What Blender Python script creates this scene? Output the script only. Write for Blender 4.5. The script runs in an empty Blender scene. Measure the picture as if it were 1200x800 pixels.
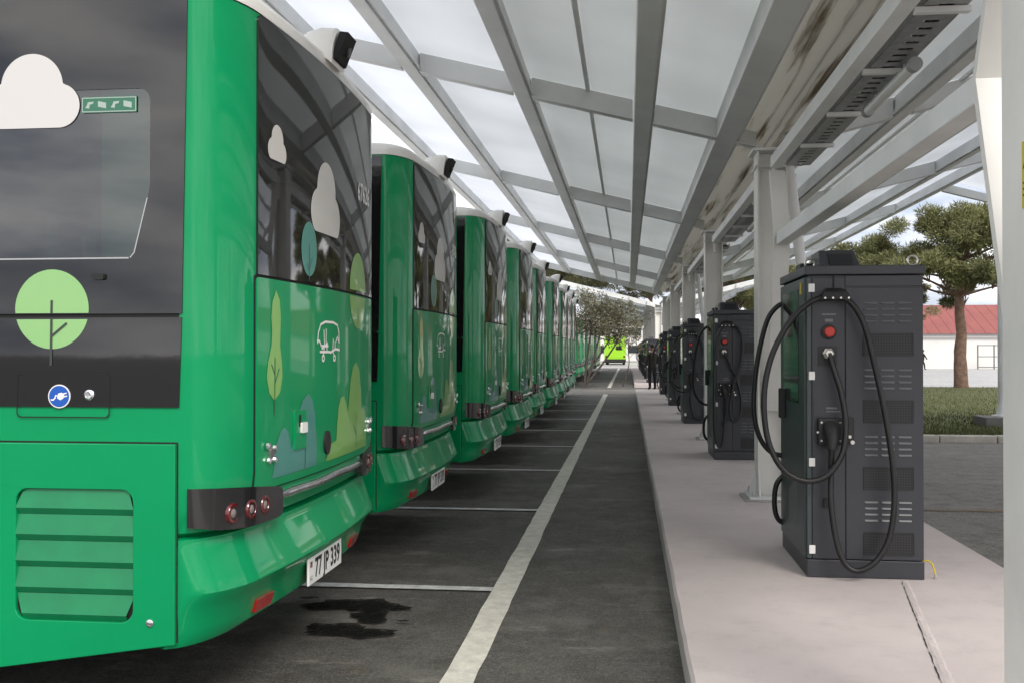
import bpy, bmesh, math, random
import numpy as np
from mathutils import Vector, Matrix
from mathutils.geometry import tessellate_polygon

random.seed(7)
rng = np.random.default_rng(11)
S = bpy.context.scene
COL = S.collection
R = math.radians

# ------------------------------------------------------------------ camera
cd = bpy.data.cameras.new('camera'); cam = bpy.data.objects.new('camera', cd); COL.objects.link(cam)
cam.location = (0, 0, 1.65)
cam.rotation_euler = (R(90.53), 0, R(6.55))
cd.sensor_width = 36; cd.lens = 35.52; cd.clip_end = 3000; cd.clip_start = .05
S.camera = cam

# ------------------------------------------------------------------ world, sun, exposure
SUN_EL, SUN_AZ = 42, 150          # azimuth measured clockwise from +Y (the direction of the bus row)
W = bpy.data.worlds.new('World'); S.world = W; W.use_nodes = True
nt = W.node_tree; nt.nodes.clear()
def N(t, **k):
    n = nt.nodes.new(t)
    for a, b in k.items(): setattr(n, a, b)
    return n
sky = N('ShaderNodeTexSky', sky_type='NISHITA', sun_disc=False)
sky.sun_elevation = R(SUN_EL); sky.sun_rotation = R(SUN_AZ); sky.dust_density = 3.0; sky.air_density = 1.0
tc = N('ShaderNodeTexCoord'); mp = N('ShaderNodeMapping'); mp.inputs['Scale'].default_value = (1, 1, 3.4)
nz = N('ShaderNodeTexNoise'); nz.inputs['Scale'].default_value = 2.9; nz.inputs['Detail'].default_value = 6; nz.inputs['Roughness'].default_value = .55
cr = N('ShaderNodeValToRGB'); cr.color_ramp.elements[0].position = .38; cr.color_ramp.elements[1].position = .62
cr.color_ramp.elements[0].color = (3.7, 4.1, 5.0, 1); cr.color_ramp.elements[1].color = (12.0, 11.6, 11.2, 1)
cov = N('ShaderNodeMapRange'); cov.inputs[1].default_value = .3; cov.inputs[2].default_value = .5; cov.inputs[3].default_value = .72; cov.inputs[4].default_value = .97
mix = N('ShaderNodeMix', data_type='RGBA'); bg = N('ShaderNodeBackground'); bg.inputs[1].default_value = .1
wo = N('ShaderNodeOutputWorld')
l = nt.links.new
l(tc.outputs['Generated'], mp.inputs[0]); l(mp.outputs[0], nz.inputs['Vector']); l(nz.outputs['Fac'], cr.inputs[0]); l(nz.outputs['Fac'], cov.inputs[0])
l(cov.outputs[0], mix.inputs[0]); l(sky.outputs[0], mix.inputs[6]); l(cr.outputs[0], mix.inputs[7]); l(mix.outputs[2], bg.inputs[0]); l(bg.outputs[0], wo.inputs[0])

sl = bpy.data.lights.new('sun', 'SUN'); sl.energy = 1.35; sl.angle = R(24); sl.color = (1, .945, .865)
so = bpy.data.objects.new('sun', sl); COL.objects.link(so)
az, el = R(SUN_AZ), R(SUN_EL)
dvec = Vector((math.sin(az) * math.cos(el), math.cos(az) * math.cos(el), math.sin(el)))
so.rotation_euler = dvec.to_track_quat('Z', 'Y').to_euler(); so.location = dvec * 50

S.view_settings.view_transform = 'Standard'; S.view_settings.look = 'None'
S.view_settings.exposure = 0.93; S.view_settings.gamma = 1; S.view_settings.use_curve_mapping = False

# ------------------------------------------------------------------ materials
MATS = {}
def M(name, col, rough=.5, metal=0, coat=0, var=None, bump=None, spec=None, coords='Object', var2=None):
    """Principled material; var=(scale, dark, light) noise multiplies the colour; bump=(scale, strength)."""
    m = bpy.data.materials.new(name); m.use_nodes = True; t = m.node_tree; b = t.nodes['Principled BSDF']
    b.inputs['Base Color'].default_value = (*col, 1); b.inputs['Roughness'].default_value = rough; b.inputs['Metallic'].default_value = metal
    if coat: b.inputs['Coat Weight'].default_value = coat; b.inputs['Coat Roughness'].default_value = .04
    if spec is not None: b.inputs['Specular IOR Level'].default_value = spec
    if var or bump:
        c = t.nodes.new('ShaderNodeTexCoord')
    if var:
        cur = None
        for (sc, lo, hi) in [var] + ([var2] if var2 else []):
            n = t.nodes.new('ShaderNodeTexNoise'); n.inputs['Scale'].default_value = sc; n.inputs['Detail'].default_value = 8; n.inputs['Roughness'].default_value = .6
            t.links.new(c.outputs[coords], n.inputs['Vector'])
            r = t.nodes.new('ShaderNodeMapRange'); r.inputs[1].default_value = .3; r.inputs[2].default_value = .7; r.inputs[3].default_value = lo; r.inputs[4].default_value = hi
            t.links.new(n.outputs['Fac'], r.inputs[0])
            x = t.nodes.new('ShaderNodeVectorMath'); x.operation = 'SCALE'
            if cur is None: x.inputs[0].default_value = col
            else: t.links.new(cur, x.inputs[0])
            t.links.new(r.outputs[0], x.inputs['Scale']); cur = x.outputs[0]
        t.links.new(cur, b.inputs['Base Color'])
    if bump:
        n = t.nodes.new('ShaderNodeTexNoise'); n.inputs['Scale'].default_value = bump[0]; n.inputs['Detail'].default_value = 6
        t.links.new(c.outputs[coords], n.inputs['Vector'])
        bn = t.nodes.new('ShaderNodeBump'); bn.inputs['Strength'].default_value = bump[1]; bn.inputs['Distance'].default_value = bump[2] if len(bump) > 2 else .02
        t.links.new(n.outputs['Fac'], bn.inputs['Height']); t.links.new(bn.outputs[0], b.inputs['Normal'])
        if coat: pass
    MATS[name] = m; return m

GREEN = (.0, .262, .092)
M('green_paint', GREEN, .4, 0, .5, var=(1.3, .93, 1.06), bump=(1.6, .07, .04), spec=.12)
M('green_shaded', (.0, .20, .072), .5, 0, .15, var=(6, .85, 1.1))  # same green paint darkened, the shade on slats and plate recess put in
M('roof_cream', (.78, .77, .735), .4, 0, .4, var=(3, .9, 1.04))
M('black_glass', (.012, .012, .013), .035, 0, 0, spec=.75, bump=(1.3, .02, .03))
M('black_gloss', (.012, .012, .013), .16, 0, .5)
M('rubber', (.012, .012, .012), .65)
M('seal', (.006, .006, .006), .8)
M('chrome', (.86, .87, .88), .2, 1, var=(9, .6, 1.1), bump=(25, .25, .01))
M('steel_bolt', (.7, .7, .68), .3, 1)
M('highlight_grey', (.38, .39, .4), .4)
M('lens_red', (.105, .004, .006), .12, 0, 1)
M('lens_white', (.20, .16, .155), .15, 0, 1)
M('reflector', (.35, .004, .006), .25, 0, 1)
M('white_print', (.78, .77, .75), .35)
M('cloud_print', (.60, .585, .57), .35)
M('cloud_print_glass', (.56, .55, .52), .3, 0, .5)
M('teal_print', (.05, .235, .2), .3, 0, .6)
M('teal_dark', (.02, .09, .09), .3)
M('leaf_print', (.2, .43, .1), .3, 0, .6)
M('pale_print', (.25, .48, .18), .3, 0, .4)
M('stem_print', (.03, .11, .06), .4)
M('side_stem', (.04, .05, .045), .4)
M('blue_print', (.01, .09, .42), .35)
M('sign_green_dimmed', (.03, .15, .085), .3)  # both sign colours darkened, the dimming behind tinted glass put in
M('sign_white_dimmed', (.34, .42, .38), .4)
M('plate_white', (.78, .78, .76), .35, var=(8, .9, 1.02))
M('plate_ink', (.01, .01, .012), .5)
M('interior', (.22, .23, .235), .8)
M('seat_fabric', (.02, .16, .12), .9)
M('tyre', (.015, .015, .015), .85, bump=(40, .3, .01))
M('rim', (.45, .45, .45), .35, .8)
M('steel_white', (.76, .77, .76), .45, var=(1.6, .88, 1.06), bump=(8, .05, .01))
M('steel_beam', (.66, .67, .66), .45, var=(1.2, .86, 1.06))
M('steel_cream', (.78, .765, .725), .45, var=(1.6, .88, 1.06), bump=(8, .05, .01))
M('galvanised', (.36, .37, .38), .4, .6, var=(14, .75, 1.1))
M('conduit', (.05, .05, .052), .5)
M('lamp_case', (.62, .62, .6), .4)
M('lamp_cap', (.25, .26, .26), .5)
M('charger_paint', (.033, .035, .043), .42, var=(2.2, .86, 1.12), bump=(160, .06, .003))
M('charger_door', (.046, .06, .061), .36, var=(2.2, .88, 1.12))
M('charger_dark', (.012, .013, .015), .5)
M('slot', (.15, .155, .16), .4, .3)  # paler than the cabinet, louver highlights put into the colour; also grey print
M('cable', (.009, .009, .0095), .45, bump=(60, .1, .004))
M('screen', (.008, .02, .016), .06, 0, 0, spec=.7)
M('red_button', (.5, .03, .02), .35)
M('brass', (.62, .6, .55), .3, .8)
M('yellow', (.6, .45, .02), .5)
M('marking', (.74, .71, .63), .75, var=(9, .72, 1.05), var2=(70, .85, 1.05), coords='Object')
M('thin_marking', (.72, .72, .71), .75, var=(12, .6, 1.05), var2=(70, .8, 1.05), coords='Object')
M('concrete', (.40, .385, .37), .9, var=(2.5, .8, 1.1), var2=(40, .85, 1.1), bump=(60, .25, .005))
M('footing_concrete', (.16, .155, .15), .9, var=(3, .8, 1.15))
M('kerb_stone', (.50, .465, .41), .9, var=(3, .75, 1.1), var2=(30, .85, 1.1), bump=(50, .3, .006))
M('mortar', (.33, .30, .285), .95, var=(12, .7, 1.15), bump=(50, .6, .01))
M('grass_ground', (.07, .078, .022), .95, var=(.8, .7, 1.2), var2=(9, .7, 1.3))
M('grass_blade', (.09, .105, .028), .8, var=(.5, .7, 1.3))
M('bark', (.17, .105, .075), .95, var=(5, .55, 1.3), bump=(14, .9, .05))
M('bark_grey', (.085, .07, .06), .95, var=(6, .6, 1.3), bump=(20, .6, .02))
M('needle', (.15, .155, .06), .75, var=(.7, .55, 1.45))
M('needle_dark', (.075, .075, .032), .8, var=(.6, .6, 1.4))
M('leaf_olive', (.13, .125, .075), .8, var=(.9, .6, 1.4))
M('white_wall', (.74, .72, .70), .85, var=(.7, .93, 1.03))
M('wall_grey', (.5, .49, .48), .85)
M('red_roof', (.25, .07, .062), .7, var=(.9, .85, 1.1))
M('window_dark', (.03, .035, .04), .15)
M('lime_paint', (.30, .62, .02), .4, 0, .5)
M('jacket', (.028, .022, .017), .9)
M('trousers', (.012, .012, .014), .9)
M('skin_tone', (.30, .17, .12), .6)
M('hair', (.012, .009, .007), .7)
M('fence_metal', (.12, .12, .12), .5)

def surf_asphalt(name, base, light):
    m = bpy.data.materials.new(name); m.use_nodes = True; t = m.node_tree; b = t.nodes['Principled BSDF']
    L = t.links.new
    def nn(tp): return t.nodes.new(tp)
    c = nn('ShaderNodeTexCoord')
    def noise(sc, det=8, ro=.6, scale=None):
        n = nn('ShaderNodeTexNoise'); n.inputs['Scale'].default_value = sc; n.inputs['Detail'].default_value = det; n.inputs['Roughness'].default_value = ro
        if scale:
            mpn = nn('ShaderNodeMapping'); mpn.inputs['Scale'].default_value = scale; L(c.outputs['Object'], mpn.inputs[0]); L(mpn.outputs[0], n.inputs['Vector'])
        else: L(c.outputs['Object'], n.inputs['Vector'])
        return n.outputs['Fac']
    def ramp(src, a, b_, c0=0., c1=1.):
        r = nn('ShaderNodeMapRange'); r.inputs[1].default_value = a; r.inputs[2].default_value = b_; r.inputs[3].default_value = c0; r.inputs[4].default_value = c1
        L(src, r.inputs[0]); return r.outputs[0]
    def mixc(fac, a, b_):
        x = nn('ShaderNodeMix'); x.data_type = 'RGBA'
        L(fac, x.inputs[0])
        for i, v in ((6, a), (7, b_)):
            if isinstance(v, tuple): x.inputs[i].default_value = (*v, 1)
            else: L(v, x.inputs[i])
        return x.outputs[2]
    big = ramp(noise(.35, 6), .35, .65)
    col = mixc(big, tuple(v * .72 for v in base), tuple(v * 1.25 for v in base))
    col = mixc(ramp(noise(42, 4, .75), .48, .66, 0, .75), col, tuple(v * 2.6 for v in base))       # aggregate
    col = mixc(ramp(noise(24, 5, .75), .48, .66, 0, .6), col, tuple(v * .45 for v in base))
    col = mixc(ramp(noise(1.1, 9, .72),   .50, .72, 0, .6), col, light)                            # dust
    col = mixc(ramp(noise(1.7, 8, .75, (.8, 2.2, 1)), .57, .68, 0, .65), col, tuple(min(1, v * 1.3) for v in light))  # scuffs
    col = mixc(ramp(noise(6.5, 7, .7), .47, .70, 0, .6), col, tuple(v * 1.9 for v in base))
    col = mixc(ramp(noise(3.1, 7, .65), .50, .64, 0, .55), col, (base[0] * .62, base[1] * .58, base[2] * .52))
    col = mixc(ramp(noise(95, 2, .7), .60, .70, 0, .85), col, tuple(min(1, v * 1.5) for v in light))
    col = mixc(ramp(noise(2.6, 5, .6), .64, .72, 0, .5), col, (.16, .12, .07))                   # dried mud
    L(col, b.inputs['Base Color'])
    rg = ramp(big, 0, 1, .62, .9); L(rg, b.inputs['Roughness'])
    bn = nn('ShaderNodeBump'); bn.inputs['Strength'].default_value = .8; bn.inputs['Distance'].default_value = .012
    L(noise(75, 5, .75), bn.inputs['Height']); L(bn.outputs[0], b.inputs['Normal'])
    MATS[name] = m
surf_asphalt('asphalt', (.074, .070, .063), (.25, .235, .21))
surf_asphalt('asphalt_pale', (.15, .140, .126), (.26, .245, .22))
surf_asphalt('asphalt_lot', (.30, .30, .30), (.38, .37, .36))

def surf_platform():
    m = bpy.data.materials.new('platform_screed'); m.use_nodes = True; t = m.node_tree; b = t.nodes['Principled BSDF']; L = t.links.new
    c = t.nodes.new('ShaderNodeTexCoord')
    def noise(sc, det, ro=.6):
        n = t.nodes.new('ShaderNodeTexNoise'); n.inputs['Scale'].default_value = sc; n.inputs['Detail'].default_value = det; n.inputs['Roughness'].default_value = ro
        L(c.outputs['Object'], n.inputs['Vector']); return n.outputs['Fac']
    def mr(src, a, b_, c0, c1):
        r = t.nodes.new('ShaderNodeMapRange'); r.inputs[1].default_value = a; r.inputs[2].default_value = b_; r.inputs[3].default_value = c0; r.inputs[4].default_value = c1
        L(src, r.inputs[0]); return r.outputs[0]
    def mixc(fac, a, b_):
        x = t.nodes.new('ShaderNodeMix'); x.data_type = 'RGBA'; L(fac, x.inputs[0])
        for i, v in ((6, a), (7, b_)):
            if isinstance(v, tuple): x.inputs[i].default_value = (*v, 1)
            else: L(v, x.inputs[i])
        return x.outputs[2]
    col = mixc(mr(noise(.6, 5), .35, .65, 0, 1), (.51, .445, .435), (.61, .54, .525))
    col = mixc(mr(noise(5, 8, .7), .5, .75, 0, .5), col, (.40, .36, .35))
    col = mixc(mr(noise(60, 4, .7), .55, .75, 0, .35), col, (.64, .58, .57))
    col = mixc(mr(noise(1.7, 9, .72), .57, .72, 0, .45), col, (.36, .33, .31))
    col = mixc(mr(noise(180, 2, .6), .63, .74, 0, .6), col, (.30, .27, .26))
    L(col, b.inputs['Base Color']); b.inputs['Roughness'].default_value = .85
    bn = t.nodes.new('ShaderNodeBump'); bn.inputs['Strength'].default_value = .25; bn.inputs['Distance'].default_value = .01
    L(noise(14, 8, .7), bn.inputs['Height']); L(bn.outputs[0], b.inputs['Normal'])
    MATS['platform_screed'] = m
surf_platform()

def surf_panel(name, col, trans):
    m = bpy.data.materials.new(name); m.use_nodes = True; t = m.node_tree; t.nodes.clear(); L = t.links.new
    o = t.nodes.new('ShaderNodeOutputMaterial'); d = t.nodes.new('ShaderNodeBsdfDiffuse'); tr = t.nodes.new('ShaderNodeBsdfTranslucent'); mx = t.nodes.new('ShaderNodeMixShader')
    c = t.nodes.new('ShaderNodeTexCoord'); n = t.nodes.new('ShaderNodeTexNoise'); n.inputs['Scale'].default_value = .6; n.inputs['Detail'].default_value = 3
    r = t.nodes.new('ShaderNodeMapRange'); r.inputs[1].default_value = .3; r.inputs[2].default_value = .7; r.inputs[3].default_value = .95; r.inputs[4].default_value = 1.05
    v = t.nodes.new('ShaderNodeVectorMath'); v.operation = 'SCALE'; v.inputs[0].default_value = col
    L(c.outputs['Object'], n.inputs['Vector']); L(n.outputs['Fac'], r.inputs[0]); L(r.outputs[0], v.inputs['Scale'])
    L(v.outputs[0], d.inputs[0]); L(v.outputs[0], tr.inputs[0]); mx.inputs[0].default_value = trans
    L(d.outputs[0], mx.inputs[1]); L(tr.outputs[0], mx.inputs[2]); L(mx.outputs[0], o.inputs[0]); MATS[name] = m
surf_panel('panel_clear', (.89, .91, .94), .62)
surf_panel('panel_milky', (.87, .89, .91), .53)
surf_panel('panel_grey', (.82, .84, .84), .41)

def surf_gutter():
    m = M('gutter_sheet', (.62, .61, .58), .6); t = m.node_tree; b = t.nodes['Principled BSDF']; L = t.links.new
    c = t.nodes.new('ShaderNodeTexCoord'); mpn = t.nodes.new('ShaderNodeMapping'); mpn.inputs['Scale'].default_value = (7, .22, 1)
    n = t.nodes.new('ShaderNodeTexNoise'); n.inputs['Scale'].default_value = 1.6; n.inputs['Detail'].default_value = 9; n.inputs['Roughness'].default_value = .65
    r = t.nodes.new('ShaderNodeValToRGB'); r.color_ramp.elements[0].position = .52; r.color_ramp.elements[1].position = .64
    r.color_ramp.elements[0].color = (.62, .61, .57, 1); r.color_ramp.elements[1].color = (.20, .165, .12, 1)
    L(c.outputs['Object'], mpn.inputs[0]); L(mpn.outputs[0], n.inputs['Vector']); L(n.outputs['Fac'], r.inputs[0]); L(r.outputs[0], b.inputs['Base Color'])
    tr = t.nodes.new('ShaderNodeBsdfTranslucent'); mx = t.nodes.new('ShaderNodeMixShader'); mx.inputs[0].default_value = .4; o = t.nodes['Material Output']
    L(r.outputs[0], tr.inputs[0]); L(b.outputs[0], mx.inputs[1]); L(tr.outputs[0], mx.inputs[2]); L(mx.outputs[0], o.inputs[0])
surf_gutter()

def surf_pane():
    m = bpy.data.materials.new('tinted_pane'); m.use_nodes = True; t = m.node_tree; t.nodes.clear(); L = t.links.new
    o = t.nodes.new('ShaderNodeOutputMaterial'); g = t.nodes.new('ShaderNodeBsdfGlossy'); g.inputs['Roughness'].default_value = .02; g.inputs[0].default_value = (.95, .97, 1, 1)
    tr = t.nodes.new('ShaderNodeBsdfTransparent'); tr.inputs[0].default_value = (.40, .47, .47, 1)
    f = t.nodes.new('ShaderNodeFresnel'); f.inputs[0].default_value = 1.95; mx = t.nodes.new('ShaderNodeMixShader')
    L(f.outputs[0], mx.inputs[0]); L(tr.outputs[0], mx.inputs[1]); L(g.outputs[0], mx.inputs[2]); L(mx.outputs[0], o.inputs[0]); MATS['tinted_pane'] = m
surf_pane()

def surf_mesh():
    m = M('vent_mesh', (.02, .021, .023), .5); t = m.node_tree; b = t.nodes['Principled BSDF']; L = t.links.new
    c = t.nodes.new('ShaderNodeTexCoord'); v = t.nodes.new('ShaderNodeTexVoronoi'); v.inputs['Scale'].default_value = 58; v.inputs['Randomness'].default_value = 0
    r = t.nodes.new('ShaderNodeValToRGB'); r.color_ramp.elements[0].position = .38; r.color_ramp.elements[1].position = .48
    r.color_ramp.elements[0].color = (.0008, .0008, .0008, 1); r.color_ramp.elements[1].color = (.02, .021, .024, 1)
    L(c.outputs['Object'], v.inputs['Vector']); L(v.outputs['Distance'], r.inputs[0]); L(r.outputs[0], b.inputs['Base Color'])
surf_mesh()

# ------------------------------------------------------------------ mesh helpers
class MB:
    def __init__(s): s.v = []; s.f = []
    def add(s, vs, fs):
        k = len(s.v); s.v += [tuple(p) for p in vs]; s.f += [tuple(i + k for i in f) for f in fs]; return s
    def box(s, a, b):
        (x0, y0, z0), (x1, y1, z1) = a, b
        return s.hexa([(x0, y0, z0), (x1, y0, z0), (x1, y1, z0), (x0, y1, z0), (x0, y0, z1), (x1, y0, z1), (x1, y1, z1), (x0, y1, z1)])
    def hexa(s, p):
        return s.add(p, [(3, 2, 1, 0), (4, 5, 6, 7), (0, 1, 5, 4), (1, 2, 6, 5), (2, 3, 7, 6), (3, 0, 4, 7)])
    def prism(s, poly, axis, a, b):
        """poly: 2-D loop in the two other axes (in x,y,z order); extruded along axis from a to b."""
        def pt(p, t):
            q = list(p); q.insert(axis, t); return tuple(q)
        n = len(poly); vs = [pt(p, a) for p in poly] + [pt(p, b) for p in poly]
        fs = [tuple(range(n))[::-1], tuple(range(n, 2 * n))] + [(i, (i + 1) % n, n + (i + 1) % n, n + i) for i in range(n)]
        return s.add(vs, fs)
    def tube(s, path, r, n=8, cap=True, closed=False):
        P = [Vector(p) for p in path]; m = len(P); rs = r if isinstance(r, (list, tuple)) else [r] * m
        up = Vector((0, 0, 1)); rings = []; prev = None
        for i in range(m):
            a = P[max(0, i - 1)] if not closed else P[i - 1]; b = P[min(m - 1, i + 1)] if not closed else P[(i + 1) % m]
            t = (b - a).normalized()
            if prev is None:
                ref = up if abs(t.dot(up)) < .9 else Vector((1, 0, 0)); u = t.cross(ref).normalized()
            else: u = (prev - t * prev.dot(t)).normalized()
            prev = u; w = t.cross(u)
            rings.append([P[i] + (u * math.cos(2 * math.pi * j / n) + w * math.sin(2 * math.pi * j / n)) * rs[i] for j in range(n)])
        vs = [p for q in rings for p in q]; fs = []
        for i in range(m if closed else m - 1):
            k = (i + 1) % m
            for j in range(n): fs.append((i * n + j, i * n + (j + 1) % n, k * n + (j + 1) % n, k * n + j))
        if cap and not closed: fs += [tuple(range(n))[::-1], tuple((m - 1) * n + j for j in range(n))]
        return s.add(vs, fs)
    def lathe(s, prof, n=20, M4=None):
        """prof: (radius, height) list about +z, closed at both ends."""
        M4 = M4 or Matrix()
        vs = [M4 @ Vector((r * math.cos(2 * math.pi * j / n), r * math.sin(2 * math.pi * j / n), h)) for r, h in prof for j in range(n)]
        fs = [(i * n + j, i * n + (j + 1) % n, (i + 1) * n + (j + 1) % n, (i + 1) * n + j) for i in range(len(prof) - 1) for j in range(n)]
        fs += [tuple(range(n))[::-1], tuple((len(prof) - 1) * n + j for j in range(n))]
        return s.add(vs, fs)
    def sheet(s, loops, fn, skirt=None):
        """2-D loops (first outer, others holes) filled and mapped to 3-D by fn(a, b, depth)."""
        tri = tessellate_polygon([[Vector((a, b, 0)) for a, b in lp] for lp in loops]); fl = [p for lp in loops for p in lp]
        s.add([fn(a, b, 0) for a, b in fl], tri)
        if skirt:
            for lp in loops:
                n = len(lp)
                s.add([fn(a, b, 0) for a, b in lp] + [fn(a, b, skirt) for a, b in lp], [(i, (i + 1) % n, n + (i + 1) % n, n + i) for i in range(n)])
        return s
    def build(s, name, mat, parent=None, smooth=False, bevel=0, loc=None, recalc=True, auto=None):
        me = bpy.data.meshes.new(name); me.from_pydata(s.v, [], s.f)
        if recalc or smooth:
            b = bmesh.new(); b.from_mesh(me)
            if smooth: bmesh.ops.remove_doubles(b, verts=b.verts, dist=1e-5)
            bmesh.ops.recalc_face_normals(b, faces=b.faces); b.to_mesh(me); b.free()
        me.materials.append(MATS[mat])
        if smooth:
            me.polygons.foreach_set('use_smooth', [True] * len(me.polygons))
            me.set_sharp_from_angle(angle=R(auto or 40))
        o = bpy.data.objects.new(name, me); COL.objects.link(o); o.parent = parent
        if loc: o.location = loc
        if bevel:
            m = o.modifiers.new('bevel', 'BEVEL'); m.width = bevel; m.segments = 2; m.limit_method = 'ANGLE'; m.angle_limit = R(40)
        return o

def tag(o, label=None, cat=None, group=None, kind=None):
    if label: o['label'] = label
    if cat: o['category'] = cat
    if group: o['group'] = group
    if kind: o['kind'] = kind
    return o
def empty(name, loc=(0, 0, 0), rz=0):
    o = bpy.data.objects.new(name, None); COL.objects.link(o); o.location = loc; o.rotation_euler = (0, 0, rz); o.empty_display_size = .2; return o
KIDS = {}
def copy_tree(o, parent=None):
    c = o.copy(); COL.objects.link(c); c.parent = parent
    for ch in list(o.children):
        if ch.get('only_first'): continue
        copy_tree(ch, c)
    return c
def inst(o, name, parent, loc=None):
    c = bpy.data.objects.new(name, o.data); COL.objects.link(c); c.parent = parent
    if loc: c.location = loc
    for m in o.modifiers:
        k = c.modifiers.new(m.name, m.type); k.width = m.width; k.segments = m.segments; k.limit_method = 'ANGLE'; k.angle_limit = R(40)
    return c
def rrect(x0, y0, x1, y1, r, n=5):
    pts = []
    for cx, cy, a0 in ((x1 - r, y0 + r, -90), (x1 - r, y1 - r, 0), (x0 + r, y1 - r, 90), (x0 + r, y0 + r, 180)):
        for i in range(n + 1):
            a = R(a0 + 90 * i / n); pts.append((cx + r * math.cos(a), cy + r * math.sin(a)))
    return pts
def ellipse(cx, cy, rx, ry, n=28): return [(cx + rx * math.cos(2 * math.pi * i / n), cy + ry * math.sin(2 * math.pi * i / n)) for i in range(n)]
def stroke(pts, w):
    """ribbon outline of a 2-D polyline."""
    L_, R_ = [], []
    for i, p in enumerate(pts):
        a = Vector(pts[max(0, i - 1)]); b = Vector(pts[min(len(pts) - 1, i + 1)]); t = (b - a).normalized(); n = Vector((-t.y, t.x)) * w / 2
        L_.append((p[0] + n.x, p[1] + n.y)); R_.append((p[0] - n.x, p[1] - n.y))
    return L_ + R_[::-1]
def text_tris(body, size, bold=0, squeeze=1):
    cu = bpy.data.curves.new('t', 'FONT'); cu.body = body; cu.size = size; cu.align_x = 'CENTER'; cu.align_y = 'CENTER'; cu.offset = bold; cu.resolution_u = 3
    ob = bpy.data.objects.new('t', cu); COL.objects.link(ob); bpy.context.view_layer.update()
    me = bpy.data.meshes.new_from_object(ob)
    vs = [(v.co.x * squeeze, v.co.y) for v in me.vertices]; fs = [tuple(p.vertices) for p in me.polygons]
    bpy.data.objects.remove(ob); bpy.data.meshes.remove(me); bpy.data.curves.remove(cu)
    return vs, fs
def smooth_path(pts, sub=6):
    P = [Vector(p) for p in pts]; out = []
    for i in range(len(P) - 1):
        p0, p1, p2, p3 = P[max(0, i - 1)], P[i], P[i + 1], P[min(len(P) - 1, i + 2)]
        for k in range(sub):
            t = k / sub
            out.append(.5 * ((2 * p1) + (p2 - p0) * t + (2 * p0 - 5 * p1 + 4 * p2 - p3) * t * t + (3 * p1 - p0 - 3 * p2 + p3) * t ** 3))
    return out + [P[-1]]

# ------------------------------------------------------------------ setting: ground, markings, platforms
b = MB(); b.add([(-600, -300, 0), (600, -300, 0), (600, 900, 0), (-600, 900, 0)], [(0, 1, 2, 3)])
ground = tag(b.build('ground', 'asphalt'), kind='structure')
def sheet_obj(name, poly, z, mat, parent=None, kind=None):
    o = MB().sheet([poly], lambda a, b_, d: (a, b_, z)).build(name, mat, parent, recalc=False)
    if o.data.polygons and o.data.polygons[0].normal.z < 0: o.data.flip_normals()
    if kind: tag(o, kind=kind)
    return o
def rect(x0, y0, x1, y1): return [(x0, y0), (x1, y0), (x1, y1), (x0, y1)]
sheet_obj('access_road', rect(2.55, -60, 120, 18.95), .004, 'asphalt_pale', kind='structure')
sheet_obj('parking_lot', rect(2.55, 44, 160, 150), .004, 'asphalt_lot', kind='structure')
sheet_obj('cross_path', rect(-40, 39.0, 2.6, 43.5), .006, 'asphalt_pale', kind='structure')
sheet_obj('far_yard', rect(-60, 98, 2.5, 150), .004, 'concrete', kind='structure')
def wobble_strip(x0, x1, y0, y1, w, seed, n=60):
    r = random.Random(seed); L_ = []; R_ = []
    for i in range(n + 1):
        y = y0 + (y1 - y0) * i / n
        L_.append((x0 + r.uniform(-w, w), y)); R_.append((x1 + r.uniform(-w, w), y))
    return L_ + R_[::-1]
sheet_obj('lane_line', wobble_strip(-.93, -.762, -6, 38.6, .005, 1, 180), .008, 'marking', ground)
sheet_obj('lane_line', wobble_strip(-.93, -.762, 45.5, 96, .005, 2, 60), .008, 'marking', ground)
bays = [6.92 + 3.49 * i for i in range(-1, 10)]
for i, y in enumerate(bays):
    r = random.Random(i)
    pts = [(-7 + 6.07 * k / 30, y - .055 + r.uniform(-.004, .004)) for k in range(31)] + [(-.93 - 6.07 * k / 30, y + .055 + r.uniform(-.004, .004)) for k in range(31)]
    sheet_obj('bay_line', pts, .012, 'thin_marking', ground)
for i in range(12):
    sheet_obj('bay_line', rect(-7, 48.65 + 3.5 * i, -.93, 48.76 + 3.5 * i), .012, 'thin_marking', ground)
# dark oil stains between the first two bays
M('oil', (.006, .0055, .005), .75, spec=.1)
def blob(cx, cy, rx, ry, seed, n=46, rot=0):
    r = random.Random(seed); ph = [r.uniform(0, 6.28) for _ in range(6)]; out = []
    for i in range(n):
        a = 2 * math.pi * i / n
        k = 1 + .2 * math.sin(2 * a + ph[0]) + .14 * math.sin(3 * a + ph[1]) + .12 * math.sin(5 * a + ph[2]) + .07 * math.sin(9 * a + ph[3]) + .05 * math.sin(14 * a + ph[4])
        x, y = rx * k * math.cos(a), ry * k * math.sin(a)
        out.append((cx + x * math.cos(rot) - y * math.sin(rot), cy + x * math.sin(rot) + y * math.cos(rot)))
    return out
def surf_oil():
    t = MATS['oil'].node_tree; b = t.nodes['Principled BSDF']; L = t.links.new; c = t.nodes.new('ShaderNodeTexCoord'); n = t.nodes.new('ShaderNodeTexNoise'); n.inputs['Scale'].default_value = 26; n.inputs['Detail'].default_value = 6; n.inputs['Roughness'].default_value = .75
    r = t.nodes.new('ShaderNodeMapRange'); r.inputs[1].default_value = .36; r.inputs[2].default_value = .52; r.inputs[3].default_value = .45; r.inputs[4].default_value = .97
    L(c.outputs['Object'], n.inputs['Vector']); L(n.outputs['Fac'], r.inputs[0]); L(r.outputs[0], b.inputs['Alpha'])
surf_oil()
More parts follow.
